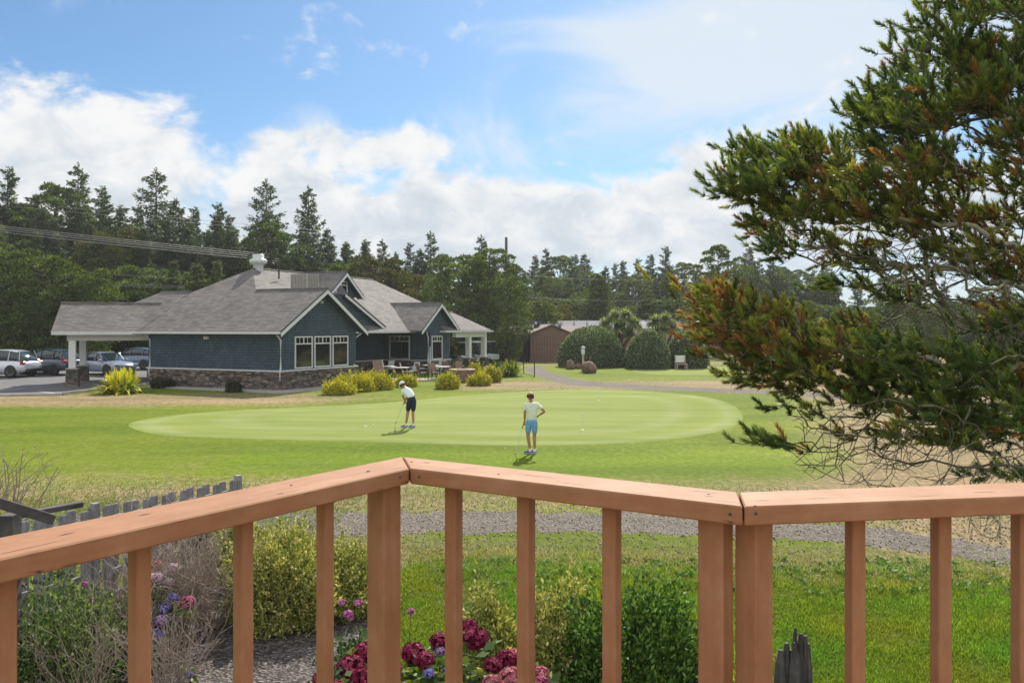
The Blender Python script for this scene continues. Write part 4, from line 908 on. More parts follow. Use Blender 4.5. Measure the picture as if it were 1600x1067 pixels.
# ------------------------------------------------------------ trees
SPG = [(.04, .076, .032), (.07, .118, .040), (.026, .052, .026), (.125, .165, .05)]
def spruce(name, H, Rr, seed, dens=1.0, ragged=.35, cols=SPG, bare=.08, top_sparse=.22, droop=.25, pw=.75):
    r = np.random.default_rng(seed); t = empty(name, (0, 0, 0)); parts = []; z = H*bare; SA, SB, ra, rb = [], [], [], []
    lean = r.normal(size=3); phase = r.uniform(0, 6)
    while z < H*.985:
        f = z/H
        if True:
            a = r.uniform(0, 2*np.pi); L_ = Rr*((1-f)**pw)*(1+.22*math.sin(a*2+f*9+phase))*r.uniform(1-ragged, 1+ragged*.5)+.15
            if r.random() < .10: L_ *= .45
            m_ = max(4, int(L_*5)); s = np.linspace(0.05, 1, m_); d = np.array([np.cos(a), np.sin(a)]); dr = droop*(1.25-f)*r.uniform(.3, 1.6)
            up0 = .45*max(0, f-.45)*2+r.uniform(-.08, .1); zz = z+L_*(up0*s-dr*s+dr*1.05*s**2.4); pts = np.stack([d[0]*L_*s, d[1]*L_*s, zz], 1)
            SA.append(pts[:-1]); SB.append(pts[1:]); rr = np.linspace(.03, .008, m_); ra.append(rr[:-1]); rb.append(rr[1:])
            nl = int(L_*(42 if f < 1-top_sparse else 34)*dens)+12; u = r.uniform(.08 if f > .6 else .3, 1.02, nl); c = np.stack([np.interp(u, s, pts[:, j]) for j in range(3)], 1)
            wl = .30*L_*(1-u)+.14; side = np.array([-d[1], d[0], 0])*(r.uniform(-1, 1, (nl, 1)))*wl[:, None]
            c = c+side+r.normal(size=(nl, 3))*[.05, .05, .10]; c[:, 2] -= np.abs(r.normal(0, .10, nl))*(1 if f < .8 else .4); dd = unit(np.array([d[0], d[1], 0])*.9+side*1.2+np.array([0, 0, -.15])+r.normal(size=(nl, 3))*.35)
            tone = r.uniform(.75, 1.25); V, Fc = leaves(c, dd, r.uniform(.20, .42, nl), r.uniform(.08, .17, nl), r); parts.append((V, Fc, np.clip(pal(nl, cols, [4, 3, 3, 1.2], .25, 4, r)*tone, 0, 1)))
        z += H*(.0044 if f < .8 else .0075)*r.uniform(.5, 1.5)
    nl = 40; c = np.stack([r.normal(0, .06, nl), r.normal(0, .06, nl), r.uniform(H*.93, H, nl)], 1); V, Fc = leaves(c, unit(r.normal(size=(nl, 3))*.5+[0, 0, .6]), .3, .1, r); parts.append((V, Fc, pal(nl, cols, [4, 3, 3, 1], .2, 4, r)))
    V, Fc, cc = merge(parts); npmesh('crown', V, Fc, 'foliage', t, cc)
    A, B_ = np.concatenate(SA), np.concatenate(SB); V, Fc = segs_mesh(A, B_, np.concatenate(ra), np.concatenate(rb), 3); npmesh('limb', V, Fc, 'bark', t)
    MB().tube([(0, 0, -.5), (0, 0, H*.3), (0, 0, H*.7), (0, 0, H*.99)], [H*.016+.05, H*.013+.03, H*.006+.02, .012], 8).build('trunk', 'bark', t)
    return t
PNG = [(.065, .115, .03), (.115, .17, .04), (.038, .07, .022), (.21, .25, .06)]
def pine(name, H, Rr, seed, nlump=34, per=330, cols=PNG, base_f=.15, lump=(.17, .27), leaf=(.20, .38), flat=.6, shape='round', wt=(4, 3, 3, 1.2), open_=1.0):
    r = np.random.default_rng(seed); t = empty(name, (0, 0, 0)); parts = []; A, B_, ra, rb = [], [], [], []
    for k in range(nlump):
        f = base_f+(1-base_f)*((k+.5)/nlump)**.85; a = k*2.4+r.uniform(-.5, .5)
        if shape == 'round': env = math.sin(math.pi*min(1, max(0, (f-base_f*.3))/(1.07)))**.6
        elif shape == 'flat': env = .35+.75*f if f < .82 else .85*(1-f)/.18+.15
        else: env = (1-f)**.7+.12
        rad = Rr*env*r.uniform(.25, 1.0)**.5*r.uniform(.75, 1.12); c0 = np.array([rad*np.cos(a)*.86, rad*np.sin(a)*.86, H*f*.96]); lr = Rr*r.uniform(*lump)*(1.05 if f < .8 else .8)
        n = int(per*open_); d = rdir(n, r); d[:, 2] = np.where(r.random(n) < .7, np.abs(d[:, 2]), d[:, 2]); rr_ = r.uniform(.35, 1.0, n)**.4*(1+.25*fb(d*3, 1, seed+k))
        c = c0+d*rr_[:, None]*lr*np.array([1, 1, flat]); dd = unit(d*.8+np.array([0, 0, .35])+r.normal(size=(n, 3))*.45)
        V, Fc = leaves(c, dd, r.uniform(*leaf, n), r.uniform(.07, .17, n), r)
        tone = r.uniform(.78, 1.22); parts.append((V, Fc, np.clip(pal(n, cols, wt, .25, 4, r)*tone, 0, 1)))
        st = np.array([0, 0, max(.3, c0[2]-rad*.55)]); md = (st+c0)/2+np.array([0, 0, -.1*rad]); A += [st, md]; B_ += [md, c0]; ra += [.09, .06]; rb += [.06, .025]
    V, Fc, cc = merge(parts); npmesh('crown', V, Fc, 'foliage', t, cc)
    V, Fc = segs_mesh(np.array(A), np.array(B_), np.array(ra), np.array(rb), 5); npmesh('limb', V, Fc, 'bark', t)
    MB().tube([(0, 0, -.5), (.08, 0, H*.3), (-.05, .05, H*.6), (0, 0, H*.9)], [H*.022+.05, H*.018, H*.01, .03], 8).build('trunk', 'bark', t)
    return t
OLV = [(.085, .095, .025), (.12, .12, .035), (.06, .075, .022), (.19, .15, .05)]
BRT = [(.075, .115, .025), (.12, .17, .035), (.045, .075, .02), (.19, .24, .05)]
protos = {
 's1': (spruce('spruce_tree', 18, 3.3, 1, 1.35, .5), 18), 's2': (spruce('spruce_tree', 18, 4.2, 2, 1.15, .6, top_sparse=.4, droop=.12), 18), 's3': (spruce('spruce_tree', 16, 2.7, 3, 1.6, .45), 16),
 's4': (spruce('spruce_tree', 18, 4.8, 4, .85, .45, bare=.12, top_sparse=.5, droop=.35), 18), 's5': (spruce('spruce_tree', 14, 2.5, 5, 1.6, .4, cols=BRT), 14),
 'p1': (pine('pine_tree', 13, 4.6, 6, 44), 13), 'p2': (pine('pine_tree', 11, 4.6, 7, 46, base_f=.05), 11), 'p3': (pine('pine_tree', 15, 4.2, 8, 46, shape='flat', base_f=.2), 15),
 'b1': (pine('leafy_tree', 9, 4.4, 9, 46, 420, cols=BRT, base_f=.05, lump=(.2, .34), leaf=(.18, .34)), 9), 'o1': (pine('leafy_tree', 9, 3.8, 10, 40, 420, cols=OLV, base_f=.08, lump=(.2, .34), leaf=(.15, .3)), 9),
 'c1': (pine('broad_cypress', 12, 4.0, 12, 50, 380, cols=BRT, base_f=.04, shape='cone', lump=(.2, .32)), 12)}
used = set()
def tree(kind, px, ytop, Yd, label, group=None, wide=1.0, rz=None):
    o, h0 = protos[kind]; h = (HC+(YH-ytop)/F*Yd)-gz(Yd)
    if kind in used: o = dup(o)
    used.add(kind); s = h/h0; o.location = G(px, Yd); o.scale = (s*wide, s*wide, s); o.rotation_euler.z = random.uniform(0, 6.28) if rz is None else rz
    cat = 'tree'; tag(o, label, cat, group)
    if not group and 'group' in o: del o['group']
    return o
GL = 'conifers of the dark forest behind the clubhouse'; GR = 'conifers of the hazy forest on the right'; GU = 'low trees along the foot of the forest'
T_ = [('s2', -30, 275, 95), ('s1', 12, 262, 90), ('p3', 50, 318, 92), ('p3', 88, 285, 96), ('s2', 122, 256, 98), ('s1', 158, 292, 95), ('p1', 185, 350, 92), ('s4', 244, 265, 105), ('s1', 215, 322, 100), ('s3', 275, 312, 98), ('s3', 303, 325, 100),
      ('s1', 340, 318, 104), ('s3', 360, 338, 100), ('s4', 416, 282, 100), ('s2', 482, 291, 98), ('s3', 512, 358, 96), ('s1', 541, 378, 104)]
names = {12: 'dark spruce at the left edge of the skyline', 122: 'tall broad spruce rising above the pines at the left', 244: 'slender open spruce spiking alone above the left forest', 416: 'tall ragged spruce above the white roof ventilator', 482: 'tall symmetrical spruce with drooping tiers right of the ventilator', -30: 'spruce cut by the left edge of the photo'}
for k, px, yt, Yd in T_: tree(k, px, yt, Yd, names.get(px, 'dark conifer standing in the forest skyline behind the clubhouse'), None if px in names else GL)
r = random.Random(5)
for i in range(17):           # second row, lower
    px = -60+i*39+r.uniform(-12, 12); tree(r.choice(['s3', 's3', 's1', 's1', 'p3']), px, 365+r.uniform(-20, 30)+(20 if px > 420 else 0), 84+r.uniform(-4, 5), 'dark conifer standing in the forest skyline behind the clubhouse', GL, 1.15)
for i in range(26):           # the closed belt just under the skyline
    px = -55+i*25+r.uniform(-9, 9); base_y = 318 if px < 200 else (335 if px < 380 else (345 if px < 500 else 375)); tree(r.choice(['s1', 's3', 's3', 's2']), px, base_y+r.uniform(-12, 26), r.uniform(87, 93), 'dark conifer standing in the forest skyline behind the clubhouse', GL, 1.25)
for i in range(13):
    px = -70+i*33+r.uniform(-9, 9); tree(r.choice(['p2', 'p2', 'b1']), px, 425+r.uniform(-14, 20), 76+r.uniform(-2, 3), 'bushy low tree at the foot of the forest left of the clubhouse', GU, 1.1)
tree('b1', 12, 392, 66, 'bright green leafy pine at the far left above the parked cars', None, 1.0); tree('b1', 70, 400, 64, 'bright green bushy pine left of the canopy roof', None, 1.15); tree('b1', 128, 428, 63, 'bright green pine whose boughs touch the canopy ridge', None, 1.0)
tree('o1', 178, 362, 82, 'yellowish tipped tree half way up the left forest', None, .8)
tree('s5', 272, 408, 74, 'small light green conifer just left of the roof ridge', None, 1.1); tree('s5', 308, 412, 73, 'light green conifer between two others above the long roof', None, 1.5); tree('s5', 340, 408, 74, 'small pointed light conifer next to the roof ventilator', None, 1.0)
tree('o1', 592, 403, 76, 'olive yellow rounded tree behind the far roof hip'); tree('o1', 640, 428, 80, 'small olive tree low behind the far roof slope', None, .9)
tree('b1', 545, 412, 80, 'rounded green tree behind the upper dormer', None, .8)
for k, px, yt, Yd in (('s2', 597, 374, 112), ('s1', 572, 392, 110), ('s3', 618, 395, 108), ('s1', 641, 380, 112), ('s3', 655, 390, 106), ('s2', 673, 362, 108), ('p1', 700, 398, 104), ('s1', 635, 415, 98), ('p1', 600, 425, 95), ('p1', 660, 430, 92), ('p2', 705, 440, 92)):
    tree(k, px, yt, Yd, 'open topped spruce tallest between the two roof gables' if px == 673 else 'mid distance conifer above the far roof slope', None if px == 673 else 'conifers above the far roof slope')
tree('s2', 752, 368, 92, 'spruce tip poking out above the big round pine')
tree('p2', 722, 400, 74, 'big rounded shore pine behind the small bay gable', None, 1.0); tree('p1', 765, 388, 76, 'largest dark shore pine right of the clubhouse', None, 1.0)
tree('p2', 795, 432, 71, 'dark shore pine spreading over the board fence', None, .75); tree('p2', 672, 455, 76, 'small pine close behind the far roof slope', None, .8)
r = random.Random(9)
for i in range(26):
    px = 770+i*21+r.uniform(-6, 6); yt = {0: 400}.get(i, 399+14*math.sin(i*.9)+r.uniform(-10, 12)+ (px-800)*.03); tree(r.choice(['s1', 's3', 's2', 's3', 'p3']), px, yt, r.uniform(128, 150), 'distant hazy conifer in the forest beyond the course', GR, 1.15)
for i in range(22):
    px = 770+i*25+r.uniform(-6, 6); tree(r.choice(['s3', 'p1', 's1', 'c1']), px, 428+r.uniform(-12, 14), r.uniform(112, 124), 'distant hazy conifer in the forest beyond the course', GR, 1.2)
for i in range(30):
    px = 740+i*33+r.uniform(-8, 8); tree(r.choice(['p2', 'b1', 'c1']), px, 474+r.uniform(-10, 8), r.uniform(101, 108), 'rounded low tree at the foot of the hazy forest', 'low trees at the foot of the hazy forest', 1.5)
tree('c1', 935, 428, 104, 'broad light green cypress behind the long low roofs', None, .95); tree('s2', 893, 400, 118, 'tall grey green spruce left of the broad cypress')
tree('o1', 872, 478, 92, 'small golden brown tree beside the low grey roof', None, 1.1); tree('b1', 838, 472, 90, 'round green tree left of the golden brown one', None, 1.3)
tree('p3', 1122, 380, 88, 'tall flat topped pine standing alone against the sky right of the palms', None, .95); tree('p1', 1165, 440, 84, 'broad dark pine leaning against the flat topped pine', None, 1.0); tree('p2', 1092, 452, 86, 'dark pine under the flat topped pine', None, .8)
for px, yt in ((1176, 405), (1204, 402), (1228, 418), (1262, 428), (1300, 422), (1340, 432)): tree('s2', px, yt, 120, 'distant hazy conifer in the forest beyond the course', GR)
for i, px in enumerate((1240, 1290, 1350, 1400, 1450, 1520, 1590, 1660, 1730)): tree('p2', px, 470+(i % 3)*8, 62+(i % 2)*6, 'round dark bush-like pine seen through the foreground boughs', 'dark pines behind the foreground tree', 1.25)
for i in range(16): tree(['p1', 's1', 'p2', 's3'][i % 4], 1400+i*75, 430+(i % 5)*9, 95+(i % 3)*9, 'distant hazy conifer in the forest beyond the course', GR, 1.3)
for i in range(8): tree(['p1', 's1', 'p3'][i % 3], -120-i*75, 300+(i % 3)*25, 88, 'dark conifer standing in the forest skyline behind the clubhouse', GL, 1.3)
und = []
r2 = np.random.default_rng(44)
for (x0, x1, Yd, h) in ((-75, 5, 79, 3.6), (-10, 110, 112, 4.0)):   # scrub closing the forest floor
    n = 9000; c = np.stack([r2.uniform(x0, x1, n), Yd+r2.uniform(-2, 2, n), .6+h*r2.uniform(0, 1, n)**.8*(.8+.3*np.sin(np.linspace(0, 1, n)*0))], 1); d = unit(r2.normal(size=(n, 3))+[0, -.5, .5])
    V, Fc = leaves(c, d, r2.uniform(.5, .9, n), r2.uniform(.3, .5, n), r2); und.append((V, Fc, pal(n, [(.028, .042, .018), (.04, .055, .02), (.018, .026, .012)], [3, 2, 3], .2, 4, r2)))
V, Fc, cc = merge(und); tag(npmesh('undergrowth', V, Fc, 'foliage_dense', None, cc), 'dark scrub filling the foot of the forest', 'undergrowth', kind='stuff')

# ------------------------------------------------------------ shrubs
def dome(name, loc, rx, ry, h, n, cols, wts, lf, seed, label=None, cat='shrub', group=None, mat='foliage_dense', rough_=.12, lump=2.0, base_z=.1, updir=.5, stem=True, shell=.78, sprig=True):
    r = np.random.default_rng(seed); t = empty(name, loc, label, cat, group)
    d = rdir(n, r); d[:, 2] = np.abs(d[:, 2])*1.0-.12*r.random(n); d = unit(d); k = 1+rough_*fb(d*lump, 1, seed)+rough_*.5*fb(d*lump*2.7, 1, seed+3)
    rr_ = k*r.uniform(shell, 1.0, n); zz = d[:, 2]*h*rr_; bulge = 1-.25*np.clip(.25-d[:, 2], 0, 1)
    c = np.stack([d[:, 0]*rx*rr_*bulge, d[:, 1]*ry*rr_*bulge, np.maximum(zz, .0)+base_z*r.uniform(0, 1, n)], 1)
    ns = max(20, n//90); k2 = r.integers(0, n, ns); m2 = 14; sd_ = unit(d[k2]*.6+np.array([0, 0, .9])+r.normal(size=(ns, 3))*.45); sl_ = lf*r.uniform(2, 6.5, (ns, 1))
    extra = (c[k2][:, None]+sd_[:, None]*(r.uniform(0, 1, (ns, m2, 1))*sl_[:, None])+r.normal(size=(ns, m2, 3))*lf*.15).reshape(-1, 3); j_ = r.choice(n, min(n, ns*m2), replace=False)
    if sprig: c[j_] = extra[:len(j_)]
    dd = unit(d*.7+np.array([0, 0, updir])+r.normal(size=(n, 3))*.55)
    V, Fc = leaves(c, dd, r.uniform(lf*.7, lf*1.4, n), r.uniform(lf*.35, lf*.7, n), r)
    cc = pal(n, cols, wts, .22, 4, r); npmesh('foliage', V, Fc, mat, t, cc)
    if stem:
        A = np.zeros((14, 3)); A[:, :2] = r.normal(size=(14, 2))*rx*.08; e = rdir(14, r); e[:, 2] = np.abs(e[:, 2])+.3; e = unit(e)*np.array([rx, ry, h])*.85
        V, Fc = segs_mesh(A, A+e, np.full(14, .03*rx+.01), np.full(14, .008*rx+.003), 5); npmesh('stem', V, Fc, 'bark', t)
    return t
HOL = [(.08, .135, .055), (.13, .19, .08), (.045, .075, .035), (.38, .43, .30)]
def sphx(px, ytop, ybase, rpx, Yd): pass
for px, yt, rp, Yd, lb, sd in ((925, 513, 55, 64.5, 'big round clipped evergreen shrub behind the boulders', 1), (1013, 521, 36, 61.5, 'clipped evergreen shrub in front of the two spiky palms', 2), (1073, 520, 33, 62.5, 'dark clipped evergreen shrub behind the small bench', 3)):
    p = G(px, Yd); h = (HC+(YH-yt)/F*Yd)-p.z; rr_ = rp/F*Yd; dome('round_shrub', p, rr_, rr_, h, 42000, HOL, [3, 3, 2, 2.4], .13, sd, lb, rough_=.05, shell=.90, base_z=.2, sprig=False)
YEL = [(.55, .48, .035), (.72, .62, .06), (.20, .25, .03), (.36, .37, .035)]
k = 0
for px, yb, wpx, hpx, lb in ((530, 616, 27, 22, 'leftmost low golden shrub at the end of the bed'), (562, 611, 25, 28, 'tallest golden shrub of the left clump'), (592, 608, 26, 27, 'golden shrub at the right end of the left clump'), (541, 607, 22, 20, 'golden shrub tucked behind the leftmost one'),
                            (577, 604, 22, 20, 'golden shrub tucked between the two big ones of the clump'), (635, 604, 17, 16, 'small golden shrub right behind the bending golfer'), (700, 607, 19, 24, 'round golden shrub standing by itself before the patio tables'), (749, 602, 19, 19, 'golden shrub in front of the fire pit'),
                            (769, 597, 15, 25, 'greener rounded shrub right of the fire pit'), (742, 592, 17, 24, 'feathery pale green shrub behind the fire pit')):
    p = P(px, yb); r_ = wpx/F*p.y; h = hpx/F*p.y*.9; wts = [3, 2.4, 3.2, 2.6] if k < 8 else [1, .6, 3, 3]
    dome('golden_shrub', p, r_, r_*.9, h, 5200, YEL, wts, .085, 20+k, lb, group='golden shrubs along the patio bed', rough_=.16, lump=4.0, updir=.7, shell=.6); k += 1
for px, yb, w_, h_, lb in ((365, 613, 12, 16, 'small dark green shrub at the foot of the long stone wall'), (247, 607, 10, 14, 'thin dark shrub beside the left downspout'), (262, 605, 10, 10, 'small greyish shrub just right of the left downspout')):
    p = P(px, yb); dome('small_shrub', p, w_/F*p.y, w_/F*p.y, h_/F*p.y, 1600, [(.03, .05, .025), (.06, .08, .03), (.02, .03, .015)], [3, 2, 2], .08, k, lb, rough_=.3); k += 1
def strappy(name, loc, n, ln, wd, cols, wts, seed, label, arch=.9, spread=1.0, z0=0.0, parent=None, sphere=False, cat='plant', mat='foliage_dense', seg=5, r0=.05):
    r = np.random.default_rng(seed); V, Fs = [], []; n = int(n)
    a = r.uniform(0, 2*np.pi, n); el_ = np.arcsin(r.uniform(-.5, 1, n)) if sphere else R(90)-np.abs(r.normal(0, .55*spread, n)); L_ = ln*r.uniform(.65, 1.15, n)
    d = np.stack([np.cos(a)*np.cos(el_), np.sin(a)*np.cos(el_), np.sin(el_)], 1); side = unit(np.cross(d, [0, 0, 1.])+1e-6); s = np.linspace(0, 1, seg+1)
    st = np.stack([np.cos(a)*r0, np.sin(a)*r0, np.full(n, z0)], 1)*r.uniform(.2, 1, (n, 1)); st[:, 2] = z0
    rows = []
    for t_ in s:
        c = st+d*L_[:, None]*t_; c[:, 2] -= arch*L_*.5*(t_**2.4)*r.uniform(.9, 1.1, n)*np.clip(np.cos(el_)+.25, 0, 1); w_ = wd*np.sin(np.pi*min(.98, .12+t_*.86))**.7; rows.append(np.stack([c-side*w_/2, c+side*w_/2], 1))
    Vv = np.stack(rows, 1).reshape(n, -1, 3); m_ = Vv.shape[1]; q = [(2*i, 2*i+1, 2*i+3, 2*i+2) for i in range(seg)]; Fs = (np.array(q)[None]+(np.arange(n)*m_)[:, None, None]).reshape(-1, 4)
    cc = pal(n, cols, wts, .2, m_, r)
    if parent is None:
        t = empty(name, loc, label, cat); npmesh('leaf_blades', Vv, Fs, mat, t, cc); return t
    return npmesh(name, Vv, Fs, mat, parent, cc, loc)
p = P(190, 614); strappy('yellow_leaved_plant', p, 420, 1.3, .13, [(.62, .58, .03), (.38, .46, .04), (.16, .26, .03), (.7, .6, .05)], [3, 3, 2, 2], 3, 'big spiky yellow green plant at the corner of the parking lot', spread=1.25, r0=.6)
p = P(795, 588); strappy('yellow_leaved_plant', p, 260, 1.15, .09, [(.10, .17, .03), (.45, .45, .04), (.07, .12, .03)], [3, 2, 2], 4, 'tall strappy yellow green plant beside the short handrail', r0=.5)
p = P(775, 583); strappy('green_leaved_plant', p, 160, 1.0, .07, [(.05, .09, .03), (.08, .13, .03)], [3, 2], 5, 'dark green strappy plant left of the tall yellow green one', r0=.4)
CORD = [(.18, .26, .08), (.30, .38, .13), (.11, .16, .06), (.55, .58, .34)]
def cordyline(px, Yd, heads, label, seed):
    b_ = G(px, Yd); t = empty('spiky_palm', b_, label, 'palm')
    for i, (hx, hy, ln) in enumerate(heads):
        e = W(hx, hy, Yd+((i % 3)-1)*.5)-b_; MB().tube([(0, 0, -.1), (e.x*.15, e.y*.2, e.z*.4), (e.x*.8, e.y*.9, e.z*.8), e], [.16, .13, .10, .08], 8).build('trunk', 'bark', t)
        strappy('leaf_head', e, 620, ln, .065, CORD, [3, 3, 1.5, 1.6], seed+i, None, arch=.55, z0=0, parent=t, sphere=True, r0=.06)
cordyline(968, 66.5, ((946, 508, .82), (960, 496, .85), (977, 495, .85), (992, 507, .8), (968, 512, .8), (983, 521, .8), (996, 532, .75), (950, 522, .7)), 'larger spiky palm with several leaf heads behind the big round shrub', 60)
cordyline(1036, 66.5, ((1024, 504, .85), (1040, 500, .85), (1052, 512, .8), (1036, 516, .8), (1030, 528, .7)), 'smaller spiky palm right of the bigger one', 80)

# ------------------------------------------------------------ power lines
pb = G(791, 120); pole = empty('power_pole', pb, 'tall dark utility pole standing above the forest right of the big pine', 'utility pole')
ph = HC+(YH-371)/F*120-pb.z; MB().tube([(0, 0, -.5), (0, 0, ph)], [.28, .2], 10).build('pole', 'pole_wood', pole); MB().box((-3.2, -.08, ph-4.4), (.2, .08, ph-4.2)).build('cross_arm', 'pole_wood', pole); MB().box((-.2, -.08, ph-8.2), (3.6, .08, ph-8.0)).build('cross_arm', 'pole_wood', pole)
def wire(p0, p1, sag, r_, label, group='power lines across the left forest'):
    pts = [p0.lerp(p1, i/24)-Vector((0, 0, sag*4*(i/24)*(1-i/24))) for i in range(25)]
    o = MB().tube([p-p0 for p in pts], r_, 5).build('power_line', 'cable', loc=p0); tag(o, label, 'power line', group)
for i, (y0, y1) in enumerate(((351, 408), (354, 411), (357, 414), (361, 417))): wire(W(-60, y0-5, 58), W(700, y1+12, 112), .3, .022, ['uppermost', 'second', 'third', 'lowest'][i]+' cable of the close bundle crossing above the clubhouse roof')
for i, (y0, y1) in enumerate(((314, 372), (321, 376))): wire(W(-60, y0-6, 62), W(660, y1, 112), .2, .014, ['higher', 'lower'][i]+' thin cable crossing the treetops above the bundle')
for i, (y0, y1) in enumerate(((425, 436), (441, 447), (444, 450))): wire(W(130, y0, 66), W(290, y1, 70), .05, .025, ['top', 'middle', 'bottom'][i]+' short cable behind the canopy ridge')
for i, (y0, y1) in enumerate(((428, 438), (462, 470))): wire(W(780, y0, 95), W(1110, y1, 105), .3, .012, ['upper', 'lower'][i]+' faint cable before the hazy forest')

# ------------------------------------------------------------ people
def skin(name, verts, edges, radii, mat, parent, sub=2, root=0, loc=None):
    me = bpy.data.meshes.new(name); me.from_pydata([Vector(v) for v in verts], edges, []); o = bpy.data.objects.new(name, me); C.objects.link(o)
    o.modifiers.new('s', 'SKIN'); sm = o.modifiers.new('b', 'SUBSURF'); sm.levels = sub; sm.render_levels = sub
    for i, r_ in enumerate(radii):
        q = me.skin_vertices[0].data[i]; q.radius = (r_, r_) if not isinstance(r_, tuple) else r_; q.use_root = (i == root)
    dg = bpy.context.evaluated_depsgraph_get(); dg.update(); m2 = bpy.data.meshes.new_from_object(o.evaluated_get(dg)); m2.name = name
    bpy.data.objects.remove(o); bpy.data.meshes.remove(me); m2.materials.clear(); m2.materials.append(MATS[mat]); m2.polygons.foreach_set('use_smooth', [True]*len(m2.polygons))
    o = bpy.data.objects.new(name, m2); C.objects.link(o); o.parent = parent
    if loc is not None: o.location = loc
    return o
def chain(spec):
    """spec: list of (point, radius, parent index)"""
    return [s[0] for s in spec], [(s[2], i) for i, s in enumerate(spec) if s[2] is not None], [s[1] for s in spec]
def fingers(J, hand, wrist_i, palm_dir, finger_dir, side, spec):
    """palm and five bent fingers rooted in the wrist"""
    h = Vector(hand); fd_ = Vector(finger_dir).normalized(); sd = Vector(side).normalized(); pd = Vector(palm_dir).normalized(); i0 = len(spec)
    spec.append((h+fd_*.035, (.036, .020), wrist_i)); pi = i0
    for k, (o_, ln) in enumerate(((-.030, .062), (-.010, .072), (.010, .068), (.028, .052))):
        b_ = h+fd_*.075+sd*o_; spec.append((b_, .010, pi)); spec.append((b_+fd_*ln*.4+pd*ln*.25, .009, len(spec)-1)); spec.append((b_+fd_*ln*.35+pd*ln*.75, .008, len(spec)-1))
    b_ = h+fd_*.03-sd*.045; spec.append((b_, .011, pi)); spec.append((b_+fd_*.03+pd*.02-sd*.012, .010, len(spec)-1)); spec.append((b_+fd_*.05+pd*.04, .009, len(spec)-1))
def head_mesh(name, c, fwd, up, mat, parent):
    """head with brow, nose, mouth, chin and ears"""
    fwd = Vector(fwd).normalized(); up = Vector(up).normalized(); rt = fwd.cross(up).normalized(); up = rt.cross(fwd)
    bm = bmesh.new(); bmesh.ops.create_icosphere(bm, subdivisions=5, radius=1)
    for v in bm.verts:
        x, y, z = v.co   # x right, y forward, z up
        w_ = .078; d_ = .098; h_ = .118; X_ = x*w_*(1-.22*max(0, -z)); Y_ = y*d_; Z_ = z*h_
        if y > 0 and z < 0: Y_ += .012*(-z)*y; X_ *= 1-.12*(-z)
        if y < 0 and z < -.3: Y_ *= .8
        Y_ += .024*math.exp(-((x/.16)**2+((z+.12)/.24)**2))*(y > 0)                     # nose
        Y_ -= .010*(math.exp(-(((x-.36)/.17)**2+((z-.05)/.12)**2))+math.exp(-(((x+.36)/.17)**2+((z-.05)/.12)**2)))*(y > 0)  # eye sockets
        Y_ += .006*math.exp(-((x/.25)**2+((z+.48)/.07)**2))*(y > 0); Y_ -= .005*math.exp(-((x/.28)**2+((z+.54)/.03)**2))*(y > 0)
        Y_ += .008*math.exp(-((x/.3)**2+((z+.82)/.14)**2))*(y > 0)
        X_ += math.copysign(.014, x)*math.exp(-(((abs(x)-1)/.25)**2+((y+.08)/.16)**2+((z+.05)/.25)**2))
        v.co = Vector(c)+rt*X_+fwd*Y_+up*Z_
    return bm
